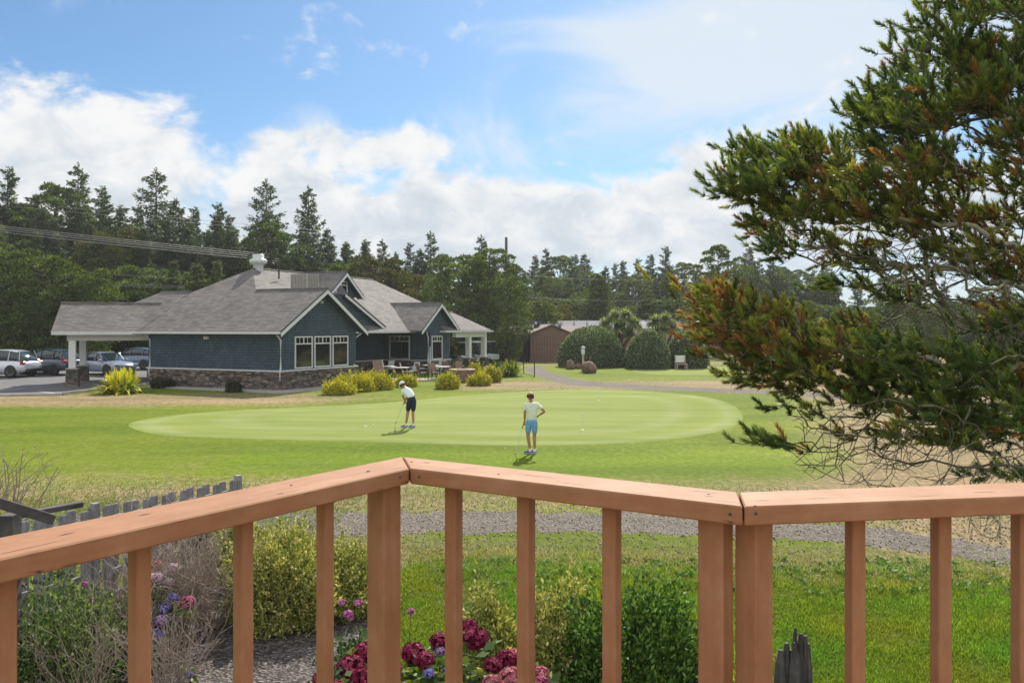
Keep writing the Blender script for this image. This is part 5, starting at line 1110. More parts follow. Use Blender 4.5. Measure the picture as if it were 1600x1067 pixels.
def person(loc, label, J, fwd, up, shirt, shorts, shoes, hat, hairm, visor_m, shirtmat, shortmat, sh_hem=0.0):
    t = empty('person', loc, label, 'person')
    V = Vector; sp = [(V(J['pelvis']), (.12, .09), None)]
    def ad(p, r_, par): sp.append((V(p), r_, par)); return len(sp)-1
    w_ = ad(J['waist'], (.10, .075), 0); ch = ad(J['chest'], (.12, .08), w_); nk = ad(J['neck'], .058, ch); ad(J['head_base'], .052, nk)
    for s in 'LR':
        a_ = ad(J['sh'+s], .050, ch); m1 = ad(V(J['sh'+s]).lerp(V(J['el'+s]), .5), .047, a_); e_ = ad(J['el'+s], .039, m1); m2 = ad(V(J['el'+s]).lerp(V(J['ha'+s]), .35), .038, e_); wr = ad(V(J['el'+s]).lerp(V(J['ha'+s]), .95), (.026, .022), m2)
        fingers(J, J['ha'+s], wr, J['pd'+s], J['fd'+s], J['sd'+s], sp)
        h_ = ad(J['hip'+s], .088, 0); m3 = ad(V(J['hip'+s]).lerp(V(J['kn'+s]), .5), .072, h_); k_ = ad(J['kn'+s], .053, m3); c_ = ad(V(J['kn'+s]).lerp(V(J['an'+s]), .32)+V((.0, -.012, 0)), .054, k_); an = ad(J['an'+s], .036, c_); ad(V(J['an'+s])+V(J['toe'])*.10-V((0, 0, .05)), .034, an)
    vs, es, rs = chain(sp); body = skin('body', vs, es, rs, 'skin', t)
    # head joined into the body mesh
    bm = head_mesh('h', J['head'], fwd, up, 'skin', t); me = bpy.data.meshes.new('tmp'); bm.to_mesh(me); bm.free()
    b2 = bmesh.new(); b2.from_mesh(body.data); b2.from_mesh(me); b2.to_mesh(body.data); b2.free(); body.data.polygons.foreach_set('use_smooth', [True]*len(body.data.polygons))
    # shirt
    S = V; sp = [(V(J['pelvis'])+V((0, 0, sh_hem)), (.158, .125), None)]
    w_ = ad(V(J['waist']), (.148, .112), 0); ch = ad(J['chest'], (.168, .122), w_); nk = ad(V(J['chest']).lerp(V(J['neck']), .72), .078, ch)
    for s in 'LR': a_ = ad(J['sh'+s], .074, ch); ad(V(J['sh'+s]).lerp(V(J['el'+s]), .42), .064, a_); ad(V(J['sh'+s]).lerp(V(J['el'+s]), .66), .060, len(sp)-1)
    vs, es, rs = chain(sp); skin('shirt', vs, es, rs, shirtmat, t)
    sp = [(V(J['pelvis'])+V((0, 0, .03)), (.155, .13), None)]; ad(V(J['pelvis']).lerp(V(J['waist']), .5), (.142, .11), 0)
    for s in 'LR': h_ = ad(J['hip'+s], .105, 0); m3 = ad(V(J['hip'+s]).lerp(V(J['kn'+s]), .5), .093, h_); ad(V(J['hip'+s]).lerp(V(J['kn'+s]), shorts), .080, m3)
    vs, es, rs = chain(sp); skin('shorts', vs, es, rs, shortmat, t)
    for s in 'LR':
        a_ = V(J['an'+s]); td = V(J['toe']).normalized(); f0 = V((a_.x, a_.y, .045))
        sk = [(f0-td*.065, (.036, .042), None), (f0+td*.02, (.040, .050), 0), (f0+td*.11+V((0, 0, -.006)), (.046, .036), 1), (f0+td*.195+V((0, 0, -.012)), (.036, .026), 2)]
        vs, es, rs = chain(sk); sh_ = skin('shoe', vs, es, rs, 'shoe_blue', t)
        sk = [(f0-td*.072-V((0, 0, .03)), (.038, .016), None), (f0+td*.1-V((0, 0, .03)), (.048, .016), 0), (f0+td*.205-V((0, 0, .03)), (.036, .014), 1)]
        vs, es, rs = chain(sk); skin('sole', vs, es, rs, 'rubber_white', sh_)
        MB().tube([(a_.x, a_.y, .06), (a_.x, a_.y, .125), (a_.x, a_.y, .150)], [.050, .045, .045], 12).build('sock', 'rubber_white', t)
    # hair and cap
    hc = V(J['head']); fw = V(fwd).normalized(); u_ = V(up).normalized(); rt = fw.cross(u_).normalized(); u_ = rt.cross(fw)
    def cap_part(name, mat, sx_, sy, sz, zlo, zhi, ymin=-2, off=(0, 0, 0), ymax=2):
        bm = bmesh.new(); bmesh.ops.create_icosphere(bm, subdivisions=4, radius=1)
        bmesh.ops.delete(bm, geom=[v for v in bm.verts if v.co.z < zlo+ (.0 if v.co.y > .2 else hat.get('back', 0)*min(1, max(0, .2-v.co.y))) or v.co.z > zhi or v.co.y < ymin or (v.co.y > ymax)], context='VERTS')
        for v in bm.verts: v.co = hc+rt*(v.co.x*sx_+off[0])+fw*(v.co.y*sy+off[1])+u_*(v.co.z*sz+off[2])
        r0_ = bmesh.ops.extrude_face_region(bm, geom=bm.faces[:]);
        for v in [g_ for g_ in r0_['geom'] if isinstance(g_, bmesh.types.BMVert)]: v.co = hc+(v.co-hc)*.95
        me = bpy.data.meshes.new(name); bm.to_mesh(me); bm.free(); me.polygons.foreach_set('use_smooth', [True]*len(me.polygons)); me.materials.append(MATS[mat]); o = bpy.data.objects.new(name, me); C.objects.link(o); o.parent = t; return o
    cap_part('hair', hairm, .088, .108, .128, hat['hairlo'], 2, ymax=.62)
    if hat['kind'] == 'visor': cp_ = cap_part('visor', visor_m, .092, .113, .131, -.28, .55)
    else: cp_ = cap_part('cap', visor_m, .091, .112, .134, .22, 2)
    brim = []
    for k in range(9):
        a_ = (k/8-.5)*2.2; brim.append(hc+rt*(.092*math.sin(a_))+fw*(.095*math.cos(a_))+u_*.035)
    outr = [hc+rt*(.085*math.sin((k/8-.5)*2.2))+fw*(.100+.075*math.cos((k/8-.5)*2.4))+u_*.012 for k in range(9)]
    mb = MB(); mb.add(brim+outr+[p-u_*.006 for p in brim]+[p-u_*.006 for p in outr], [(k, k+1, 10+k, 9+k) for k in range(8)]+[(18+k, 19+k, 28+k, 27+k) for k in range(8)]+[(9+k, 10+k, 28+k, 27+k) for k in range(8)]); b_ = mb.build('brim', visor_m, t); b_.parent = cp_
    return t
def putter(p_top, p_head, label, hd):
    p_top, p_head = Vector(p_top), Vector(p_head); t = empty('putter', p_head, label, 'golf club'); d = p_top-p_head
    MB().tube([Vector((0, 0, .02)), d*.75], .0065, 8).build('shaft', 'chrome', t); MB().tube([d*.72, d], [.012, .014], 8).build('grip', 'black_plastic', t)
    hd = Vector(hd).normalized(); MB().beam(-hd*.05+Vector((0, 0, .015)), hd*.05+Vector((0, 0, .015)), .035, .025).build('head', 'chrome', t, bevel=.003)
    return t
# standing golfer
p2 = P(829, 709, .006)
J2 = dict(pelvis=(.035, 0, .93), waist=(.035, 0, 1.08), chest=(.035, 0, 1.28), neck=(.01, .02, 1.47), head_base=(.005, .03, 1.55), head=(-.002, .045, 1.615),
    shL=(-.135, .03, 1.385), elL=(-.165, .0, 1.11), haL=(-.165, .05, .89), shR=(.195, -.02, 1.385), elR=(.40, -.08, 1.20), haR=(.215, .02, 1.07),
    pdL=(.6, .4, 0), fdL=(-.1, .2, -1), sdL=(0, 1, .2), pdR=(-.8, .4, 0), fdR=(-.7, .7, -.3), sdR=(0, .3, 1),
    hipL=(-.055, .01, .86), knL=(-.075, .02, .50), anL=(-.01, .01, .11), hipR=(.115, -.01, .86), knR=(.11, .0, .50), anR=(.115, -.02, .11), toe=(-1, .25, 0))
person(p2, 'golfer standing in pale green shirt and light blue shorts, one hand on hip', J2, (-.75, .65, -.05), (0, 0, 1), 1, .86, 1, dict(kind='visor', hairlo=-.35, back=-.2), 'hair_blond', 'maroon_cloth', 'pale_green_cloth', 'sky_cloth', -.06)
hp = P(805, 709.5, .01); putter(p2+Vector((-.155, .10, .98)), hp, 'putter held upright by the standing golfer', (1, .2, 0))
# bending golfer
p1 = P(639.5, 668.5, .008)
J1 = dict(pelvis=(.09, -.02, .96), waist=(.055, .03, 1.09), chest=(-.06, .09, 1.24), neck=(-.185, .15, 1.37), head_base=(-.23, .18, 1.41), head=(-.265, .21, 1.44),
    shL=(-.235, .10, 1.235), elL=(-.235, .22, 1.02), haL=(-.17, .27, .87), shR=(-.04, .17, 1.27), elR=(-.10, .30, 1.05), haR=(-.155, .30, .91),
    pdL=(.2, .1, -.3), fdL=(.3, .1, -1), sdL=(0, 1, .1), pdR=(-.3, -.2, -.2), fdR=(-.2, 0, -1), sdR=(0, 1, .1),
    hipL=(.0, .0, .89), knL=(-.06, .06, .50), anL=(-.115, .02, .11), hipR=(.16, -.02, .89), knR=(.12, .03, .50), anR=(.145, -.02, .11), toe=(-.95, .35, 0))
person(p1, 'bending golfer in a white shirt and navy shorts lining up a putt', J1, (-.72, .45, -.62), (-.55, .3, .78), 1, .93, 1, dict(kind='cap', hairlo=-.5, back=-.3), 'hair_dark', 'white_cloth', 'white_cloth', 'navy_cloth', .02)
hp = P(618.5, 660.5, .01); putter(p1+Vector((-.15, .30, .99)), hp, 'putter swung low by the bending golfer', (.8, .5, 0))

# ------------------------------------------------------------ garden below the deck
sheet('mulch_bed', [(-7.5, 4), (-7, 9.6), (-4.9, 12.2), (-3.0, 12.0), (-1.55, 10.2), (-1.2, 8.9), (-.4, 8.1), (2.4, 7.9), (2.9, 6.9), (2.8, 3.5), (-2, 2.6)], 'g_mulch', .012, rag=.05)
VAR = [(.42, .41, .11), (.58, .54, .20), (.12, .18, .04), (.26, .30, .07), (.70, .64, .32)]
def sh_at(px, ytop, Yd): p = G(px, Yd); return p, HC+(YH-ytop)/F*Yd
def leafy(px, yt, Yd, rx, ry, n, cols, wts, lf, seed, label, name='leafy_shrub', **k): p, h = sh_at(px, yt, Yd); return dome(name, p, rx, ry, h-p.z, n, cols, wts, lf, seed, label, **k)
leafy(458, 850, 10.3, .82, .7, 40000, VAR, [3, 3, 3.0, 3, 1], .042, 101, 'large cream and green variegated shrub beside the shaded mulch', 'variegated_shrub', rough_=.34, lump=4.2, base_z=.15, shell=.72)
leafy(385, 818, 11.6, .5, .45, 11000, VAR, [2, 2, 3, 3, 1], .045, 102, 'variegated shrub behind the left baluster near the picket fence', 'variegated_shrub', rough_=.34, lump=4.2, shell=.7)
leafy(556, 858, 10.7, .52, .5, 12000, VAR, [2, 2, 4, 3, .6], .042, 103, 'dull variegated shrub half hidden by the thick corner post', 'variegated_shrub', rough_=.34, lump=4.2, shell=.7)
leafy(765, 930, 8.35, .30, .4, 9000, VAR, [2.4, 1.5, 4, 3, .6], .045, 104, 'sparse variegated shrub rising between two middle balusters', 'variegated_shrub', rough_=.3, lump=3, shell=.55)
leafy(868, 930, 8.1, .42, .45, 13000, VAR, [3, 3, 3, 3, 1], .047, 105, 'cream tinted variegated shrub left of the glossy green bush', 'variegated_shrub', rough_=.36, lump=4.5, shell=.65)
GLO = [(.06, .14, .022), (.11, .24, .035), (.24, .38, .09), (.03, .07, .015)]
leafy(990, 945, 7.6, .74, .55, 22000, GLO, [3, 3, 2, 3], .05, 106, 'glossy deep green bush left of the double posts', 'glossy_shrub', rough_=.34, lump=4.2, shell=.7, mat='foliage_dense')
leafy(1195, 1010, 7.3, .2, .25, 3500, [(.35, .34, .05), (.2, .26, .05), (.45, .42, .1)], [3, 3, 1], .035, 107, 'small yellow leaved shrub beside the driftwood stump', 'yellow_shrub', rough_=.3, shell=.5)
LFG = [(.10, .16, .05), (.17, .24, .08), (.045, .08, .025), (.28, .32, .13)]
leafy(70, 900, 7.8, .66, .6, 15000, LFG, [3, 3, 3, 1], .042, 108, 'loose green bramble-like bush at the lower left corner', 'leafy_shrub', rough_=.25, lump=4, shell=.25)
leafy(150, 935, 8.5, .5, .45, 9000, LFG, [3, 2, 3, 1], .04, 109, 'loose green bush behind the dry twigs at the left', 'leafy_shrub', rough_=.25, lump=4, shell=.25)
leafy(325, 826, 11.9, .35, .3, 4200, [(.03, .05, .02), (.05, .09, .03)], [3, 2], .05, 110, 'dark green bush between fence and variegated shrub', 'leafy_shrub', rough_=.3, shell=.5)
leafy(560, 985, 7.6, .26, .24, 3200, [(.07, .13, .05), (.11, .18, .07), (.04, .07, .03)], [3, 2, 2], .06, 111, 'soft green mallow bush with pink flowers left of the corner post', 'mallow_plant', rough_=.25, shell=.45)
def twigs(name, loc, n, ln, spread, seed, label, mat='dry_twig', thick=.004, fork=5, curl=.35, cat='shrub', up=1.0, r0=.12, tipcol=None):
    r = np.random.default_rng(seed); t = empty(name, loc, label, cat); A, B_, ra, rb = [], [], [], []; tips = []
    for k in range(n):
        a = r.uniform(0, 2*np.pi); p = np.array([np.cos(a)*r0*r.random(), np.sin(a)*r0*r.random(), 0.]); d = unit(np.array([np.cos(a)*spread*r.random(), np.sin(a)*spread*r.random(), up])); L_ = ln*r.uniform(.6, 1.05); m_ = 7
        stack = [(p, d, L_, thick, 0)]
        while stack:
            p, d, L_, th, lv = stack.pop(); st = L_/m_
            for i in range(m_):
                d = unit(d+r.normal(size=3)*curl*.35+np.array([0, 0, .03])); q = p+d*st; A.append(p); B_.append(q); ra.append(th*(1-i/m_*.5)); rb.append(th*(1-(i+1)/m_*.5))
                if lv < 2 and i > 1 and r.random() < fork/10: stack.append((q, unit(d+r.normal(size=3)*.6), L_*r.uniform(.25, .5), th*.6, lv+1))
                p = q
            tips.append(p)
    V, Fc = segs_mesh(np.array(A), np.array(B_), np.array(ra), np.array(rb), 4); npmesh('twig', V, Fc, mat, t); return t, np.array(tips)
twigs('dry_shrub', G(285, 9.4), 90, 1.15, .75, 201, 'dry grey brown twiggy shrub behind the second baluster', thick=.006)
twigs('dry_shrub', G(205, 8.9), 75, 1.0, .8, 202, 'dry twiggy shrub left of the purple hydrangea', thick=.006)
twigs('dry_shrub', G(325, 9.9), 60, 1.1, .6, 203, 'dry twiggy shrub closest to the variegated bush', thick=.006)
twigs('dry_shrub', G(262, 8.0), 60, .85, .7, 204, 'low dry twiggy shrub below the blue hydrangea heads', thick=.005)
twigs('dry_shrub', G(130, 7.6), 45, .95, .8, 215, 'dry twiggy shrub poking through the loose bramble at the lower left', thick=.005)
twigs('dry_shrub', G(245, 11.2), 50, 1.25, .6, 205, 'dry twiggy shrub in front of the picket fence', thick=.006)
t, tips = twigs('bare_shrub', G(5, 11.8), 34, 1.9, .35, 206, 'tall leafless pale branched shrub at the left edge', thick=.011, fork=4, curl=.3, r0=.2)
sel = tips[rng.random(len(tips)) < .6]; V, Fc = leaves(np.repeat(sel, 3, 0)+rng.normal(size=(len(sel)*3, 3))*.03, rdir(len(sel)*3), .03, .02); npmesh('foliage', V, Fc, 'foliage_dense', t, pal(len(sel)*3, [(.3, .22, .15), (.3, .32, .08), (.35, .2, .2)], [3, 2, 1], .2))
def flower_ball(parent, c, rad, cols, seed, name='flower_head', n=150):
    r = np.random.default_rng(seed); d = rdir(n, r); d[:, 2] = d[:, 2]*.9+.1; k = 1+.08*fb(d*5, 1, seed); base_ = Vector(c); parts = []
    cen = d*rad*k[:, None]*np.array([1, 1, .8]); u_ = unit(np.cross(d, rdir(n, r))); v_ = np.cross(d, u_); ps = rad*.20
    col = np.array(cols)[r.choice(len(cols), n)]*(1+r.uniform(-.2, .2, (n, 1)))
    for j in range(4):
        a = j*np.pi/2; dd = unit(u_*np.cos(a)+v_*np.sin(a)+d*.25); V, Fc = leaves(cen, dd, ps, ps*.85, r, twist=d); parts.append((V, Fc, np.repeat(np.clip(col, 0, 1), 4, 0)))
    n2_ = 260; d2 = rdir(n2_, r); V, Fc = leaves(d2*rad*.72*np.array([1, 1, .8]), unit(np.cross(d2, rdir(n2_, r))), rad*.5, rad*.4, r); parts.append((V, Fc, np.repeat(np.array(cols)[r.choice(len(cols), n2_)]*.7, 4, 0)))
    V, Fc, cc = merge(parts); return npmesh(name, V, Fc, 'petals', parent, cc, loc=base_)
def hydrangea(base_px, Yd, blooms, label, seed, leafcols=None, nleaf=700, lf=.11, hscale=.9):
    r = np.random.default_rng(seed); b_ = G(base_px, Yd); t = empty('hydrangea', b_, label, 'hydrangea'); parts = []; A, B_ = [], []
    for i, (px, py, rp, Yb, cols) in enumerate(blooms):
        c = W(px, py, Yb)-b_; flower_ball(t, c, rp/F*Yb, cols, seed*10+i)
        c_ = np.array(c); st = np.array([c_[0]*.35, c_[1]*.35, 0.]); md = np.array([c_[0]*.75, c_[1]*.75, c_[2]*.55]); A += [st, md]; B_ += [md, c_]
        n = 26; u = r.uniform(.45, .97, n)[:, None]; cc_ = md*(1-u)+c_*u+r.normal(size=(n, 3))*[.05, .05, .03]; a = r.uniform(0, 6.28, n); dd = unit(np.stack([np.cos(a), np.sin(a), r.uniform(-.3, .4, n)], 1)); V, Fc = leaves(cc_, dd, r.uniform(lf*.7, lf*1.3, n), r.uniform(lf*.4, lf*.7, n), r)
        parts.append((V, Fc, pal(n, leafcols or [(.07, .13, .03), (.12, .19, .04), (.25, .28, .05), (.04, .07, .03)], [3, 3, 1.5, 2], .2, 4, r)))
    V, Fc, cc = merge(parts); npmesh('foliage', V, Fc, 'foliage_dense', t, cc); A, B_ = np.array(A), np.array(B_); V, Fc = segs_mesh(A, B_, np.full(len(A), .007), np.full(len(A), .005), 5); npmesh('stem', V, Fc, 'green_stem', t); return t
MAR = [(.20, .012, .05), (.28, .03, .09), (.13, .008, .035), (.36, .07, .13)]; PNK = [(.50, .15, .20), (.58, .26, .28), (.40, .12, .14)]; BLU = [(.16, .18, .50), (.26, .22, .55), (.34, .30, .6)]; PUR = [(.34, .18, .45), (.44, .26, .5), (.5, .38, .52)]; PAL = [(.58, .42, .5), (.66, .5, .5), (.5, .34, .5)]; RSE = [(.50, .10, .20), (.45, .14, .25)]
hydrangea(265, 9.3, [(241, 905, 12, 9, PAL), (270, 890, 12, 9.4, PAL), (246, 884, 10, 9.6, PNK), (247, 903, 9, 8.9, PAL), (293, 941, 12, 8.8, RSE), (270, 934, 9, 8.9, BLU), (257, 951, 10, 8.8, BLU), (252, 970, 12, 8.7, PUR), (248, 992, 11, 8.6, BLU), (188, 958, 7, 8.8, RSE), (184, 999, 10, 8.6, PUR), (264, 910, 8, 9.1, PAL), (235, 975, 9, 8.7, PUR), (296, 1054, 7, 8.3, BLU)], 'hydrangea with pink, purple and blue heads among dry twigs', 31, lf=.08)
hydrangea(545, 5.8, [(548, 1042, 21, 5.7, MAR), (570, 1020, 19, 6.0, MAR), (505, 1062, 17, 5.6, MAR), (566, 1060, 18, 5.5, MAR), (525, 1082, 20, 5.4, MAR)], 'dark crimson hydrangea left of the corner post at the bottom edge', 32)
hydrangea(672, 6.0, [(645, 1020, 19, 6.1, MAR), (688, 1003, 17, 6.3, MAR), (742, 998, 21, 6.1, MAR), (733, 978, 13, 6.5, MAR), (664, 1032, 16, 5.9, MAR), (610, 1045, 17, 5.9, MAR), (700, 1050, 10, 5.9, BLU), (670, 1052, 9, 5.8, BLU), (688, 1018, 9, 6.2, PUR)], 'crimson hydrangea with a few violet heads right of the corner post', 33)
hydrangea(800, 5.9, [(770, 1040, 15, 6.0, MAR), (792, 1030, 17, 6.1, MAR), (803, 1026, 14, 6.2, PNK), (800, 1062, 22, 5.7, PNK), (770, 1068, 16, 5.7, PNK), (845, 1052, 13, 6.0, PNK), (846, 1066, 12, 5.8, RSE), (822, 1052, 12, 5.9, PUR), (800, 1047, 7, 6.1, BLU)], 'salmon pink and crimson hydrangea at the bottom edge before the variegated shrubs', 34)
mal = [o for o in bpy.data.objects if o.name.startswith('mallow_plant')][0]
for i, (px, py, rp) in enumerate(((544, 959, 8), (560, 942, 7), (534, 941, 6), (642, 955, 6), (570, 1004, 5), (548, 966, 5))):
    flower_ball(mal, W(px, py, 7.6)-mal.location, rp/F*7.6, [(.62, .20, .45), (.70, .32, .55), (.55, .15, .38)], 400+i, n=50)
MB().tube([W(642, 955, 7.6)-mal.location, W(640, 1000, 7.5)-mal.location, (0.1, 0, 0)], .004, 5).build('stem', 'green_stem', mal)
bram = [o for o in bpy.data.objects if o.name.startswith('leafy_shrub') and 'corner' in o['label']][0]
for i, (px, py, rp) in enumerate(((33, 914, 5), (55, 908, 5), (132, 912, 5), (62, 930, 4))): flower_ball(bram, W(px, py, 7.9)-bram.location, rp/F*7.9, [(.5, .16, .4), (.6, .25, .5)], 430+i, n=40)
t, _ = twigs('flower_stalks', G(745, 8.9), 22, .95, .35, 207, 'thin reddish brown seed stalks above the sparse variegated shrub', thick=.003, cat='plant')
t, _ = twigs('flower_stalks', G(548, 11.2), 26, .75, .5, 208, 'thin brownish seed stalks left of the corner post', thick=.003, cat='plant')

# ------------------------------------------------------------ grass blades of the near lawn
r = np.random.default_rng(77)
def grass(n, x0, x1, y0, y1, cond, hs, cols, wts, wd=.011, pos=None):
    y = y0+(y1-y0)*r.random(n)**1.25; x = r.uniform(x0, x1, n); k = cond(x, y, r.random(n)); x, y = x[k], y[k]; n = len(x); cl = np.clip(.75+.38*fb(np.stack([x*2.2, y*2.2, x*0], 1), 1.6, 4)+.3*fb(np.stack([x, y, x*0], 1), .9, 9)+.2*fb(np.stack([x, y, x*0], 1), 9, 2), .15, 1.5)
    c = np.stack([x, y, gzv(y)], 1); d = unit(np.stack([r.normal(0, .45, n), r.normal(0, .45, n), np.ones(n)], 1)); h = r.uniform(*hs, n)*cl; V, Fc = blades(c, d, h, np.full(n, wd)*(.7+y/20), r)
    i = r.choice(len(cols), n, p=np.array(wts)/sum(wts)); cc = np.array(cols)[i]*(.62+.5*cl[:, None])*np.stack([.85+.3*fb(np.stack([x, y, x*0], 1), 1.7, 6), np.ones(n), np.ones(n)], 1)*(1+r.uniform(-.2, .2, (n, 1))); return V, Fc, np.repeat(np.clip(cc, 0, 1), 3, 0)
GRC = [(.19, .255, .03), (.28, .335, .05), (.12, .175, .02), (.40, .39, .12)]; DRC = [(.34, .29, .17), (.27, .24, .11), (.14, .18, .04), (.42, .36, .24)]
def dens_lawn(x, y, u): d = 1/(1+np.exp(-((12.6-.12*x)-y)/.35)); return (u < d*.95) & (x > -1.6) & (np.abs(x) < .66*y+.6)
def dens_dry(x, y, u): c = 13.1-.17*x; return (u < np.exp(-((y-c)/.72)**2)) & (np.abs(x) < .66*y+.6) & (x > -6)
def dens_dry2(x, y, u): c = 17.7-.02*x-.01*x*x; return (u < .8*np.exp(-((y-c)/1.0)**2)) & (np.abs(x) < .66*y+.6)
def dens_left(x, y, u): return (x < -3.2) & (x > -.66*y-.5) & (y > 12.2) & (u < .9*np.clip((20.5-y)/5, 0, 1))
Vg, Fg, Cg = merge([grass(330000, -2, 9.5, 7.4, 14, dens_lawn, (.03, .085), GRC, [3, 3, 3, .5]), grass(90000, -6, 10, 9.5, 16, dens_dry, (.03, .09), DRC, [3, 3, 3, 1.5]), grass(70000, -12, 12, 15, 20, dens_dry2, (.04, .09), DRC, [3, 3, 3, 1.5]),
                    grass(70000, -13, -3, 12, 21, dens_left, (.03, .07), [(.12, .19, .03), (.17, .22, .045), (.24, .23, .09)], [3, 3, 1.5])])
tag(npmesh('lawn_grass', Vg, Fg, 'grass_blades', None, Cg), 'bright green grass blades of the near lawn with dry tufts along the gravel road', 'grass', kind='stuff')
r = np.random.default_rng(78); wp = []
for _ in range(110):       # broad leaved weeds at the lawn's far edge
    x, y = r.uniform(-1, 8), r.uniform(11.2, 12.9); n = 9; a = r.uniform(0, 6.28, n); wp.append((*leaves(np.tile([x, y, .02], (n, 1))+r.normal(size=(n, 3))*[.05, .05, .01], unit(np.stack([np.cos(a), np.sin(a), r.uniform(.2, .7, n)], 1)), .09, .045, r), pal(n, [(.08, .17, .03), (.13, .24, .05)], [1, 1], .2, 4, r)))
V, Fc, cc = merge(wp); tag(npmesh('lawn_weeds', V, Fc, 'foliage_dense', None, cc), 'broad leaved weeds scattered through the lawn', 'weeds', kind='stuff')

# loose stones spilling over the edges of the gravel road
r = np.random.default_rng(99); n = 9000; x = r.uniform(-9, 11, n); ctr_ = np.interp(x, [-9, -3, 2, 5, 8, 11], [15.4, 15.5, 15.4, 15.2, 14.4, 13.2]); y = ctr_+r.normal(0, 1, n)*1.15
z = gzv(y); s_ = r.uniform(.008, .026, n); base_v = unit(np.array([[1, 1, 1], [1, -1, -1], [-1, 1, -1], [-1, -1, 1]], float)); rot = unit(r.normal(size=(n, 4, 3))*.35+base_v[None]); V = rot*s_[:, None, None]+np.stack([x, y, z+.012], 1)[:, None]
Fc = (np.array([[0, 1, 2], [0, 2, 3], [0, 3, 1], [1, 3, 2]])[None]+(np.arange(n)*4)[:, None, None]).reshape(-1, 3); g_ = r.uniform(.10, .42, (n, 1))*np.array([[1, .93, .85]])
tag(npmesh('loose_gravel', V.reshape(-1, 3), Fc, 'flat_attr', None, np.repeat(g_, 4, 0)), 'loose stones scattered along the gravel road', 'gravel', kind='stuff')

# ------------------------------------------------------------ foreground pine
r = np.random.default_rng(123)
YP = 8.2
TB = np.array([(1790-800)/F*YP, YP, 0.0]); tipz = 8.6
trunk_pts = [TB, TB+[.05, 0, 1.5], TB+[-.1, .1, 3.2], TB+[-.25, .0, 5.2], TB+[-.5, 0, 7.0], TB+[-.7, 0, tipz]]
# foliage masses of the photo: centre, half size (photo pixels), depth offset, count, kind of needles
EL = [(1535, 45, 95, 60, 0, 150, 0), (1480, 130, 105, 70, 0, 260, 0), (1575, 130, 70, 95, .4, 180, 1), (1505, 30, 40, 35, .2, 50, 0), (1415, 205, 75, 55, -.3, 150, 0), (1375, 185, 45, 30, .3, 50, 0), (1525, 230, 110, 75, -.2, 260, 1), (1590, 330, 80, 90, .5, 170, 1),
      (1225, 262, 75, 32, .0, 120, 0), (1190, 240, 20, 16, .2, 14, 0), (1175, 302, 52, 24, -.1, 80, 0), (1290, 300, 100, 62, -.3, 270, 1), (1290, 245, 70, 28, .4, 90, 0), (1205, 345, 60, 35, .3, 80, 1), (1400, 310, 105, 70, .1, 270, 1), (1480, 360, 100, 60, .5, 150, 1),
      (1225, 400, 50, 14, .2, 26, 0), (1330, 400, 60, 22, .2, 40, 1), (1340, 462, 65, 12, .6, 36, 0), (1420, 470, 60, 14, .6, 30, 0),
      (1122, 480, 42, 22, -.3, 100, 2), (1172, 515, 62, 38, -.5, 150, 2), (1150, 545, 50, 25, -.3, 60, 2), (1235, 560, 72, 42, -.4, 150, 1), (1215, 600, 55, 30, -.2, 70, 1), (1300, 585, 80, 45, -.3, 150, 1), (1385, 600, 80, 55, -.2, 190, 0), (1310, 530, 70, 25, .6, 70, 2), (1480, 610, 90, 60, -.2, 220, 0), (1560, 575, 70, 50, 0, 170, 0),
      (1590, 640, 60, 55, -.2, 130, 0), (1510, 645, 70, 30, -.5, 90, 0), (1250, 650, 45, 14, .1, 16, 0), (1232, 703, 26, 10, -.4, 22, 0), (1560, 30, 70, 50, .8, 90, 0), (1620, 200, 60, 120, 0, 120, 0), (1650, 560, 60, 90, 0, 90, 0), (1590, 430, 40, 40, .2, 50, 1), (1500, 420, 90, 25, .2, 50, 1), (1590, 500, 40, 30, .1, 50, 1), (1340, 430, 60, 14, .3, 30, 1), (1560, 690, 60, 25, -.3, 60, 0), (1480, 690, 60, 14, -.3, 36, 1), (1380, 690, 50, 10, -.3, 24, 1), (1580, 745, 40, 12, -.5, 26, 0)]
BARE = [(1500, 440, 130, 70, .2, 420), (1430, 400, 130, 40, -.1, 200), (1570, 560, 60, 60, 0, 120), (1380, 420, 110, 40, .1, 160), (1580, 500, 90, 60, .3, 220), (1450, 500, 70, 30, .5, 70), (1400, 680, 150, 50, -.2, 190), (1500, 710, 120, 45, -.4, 170), (1330, 720, 90, 38, -.4, 110), (1450, 650, 120, 40, 0, 160), (1570, 760, 70, 45, -.6, 110), (1420, 765, 60, 35, -.7, 45), (1300, 650, 70, 30, .1, 70), (1290, 370, 90, 40, .1, 120), (1200, 570, 70, 35, 0, 60), (1270, 380, 70, 20, 0, 40), (1560, 820, 60, 25, -.8, 50)]
pts, typ, kin = [], [], []
def wpt(px, py, Yd): return np.array([(px-800)/F*Yd, Yd, HC+(YH-py)/F*Yd])
for (cx, cy, rx, ry, dz, n, kd) in EL:       # every mass is made of flat pads of shoots
    npad = max(2, int(n/8))
    for _ in range(npad):
        a = r.uniform(0, 6.283); q = r.random()**.5; pc = wpt(cx+rx*q*np.cos(a), cy+ry*q*np.sin(a), YP+dz+r.normal()*.45); ps = r.uniform(.10, .22); tx = r.uniform(-.1, .45)
        for _ in range(int(r.integers(8, 14))):
            o_ = r.normal(size=2)*ps*.75; o3 = np.array([o_[0], o_[1], abs(r.normal())*.05-tx*o_[0]*1.0+.12*ps-abs(o_[0])*.15]); pts.append(pc+o3); typ.append(1); kin.append(kd)
for (cx, cy, rx, ry, dz, n) in BARE:
    for _ in range(n): a = r.uniform(0, 6.283); q = r.random()**.5; pts.append(wpt(cx+rx*q*np.cos(a), cy+ry*q*np.sin(a), YP+dz+r.normal()*.6)); typ.append(0); kin.append(0)
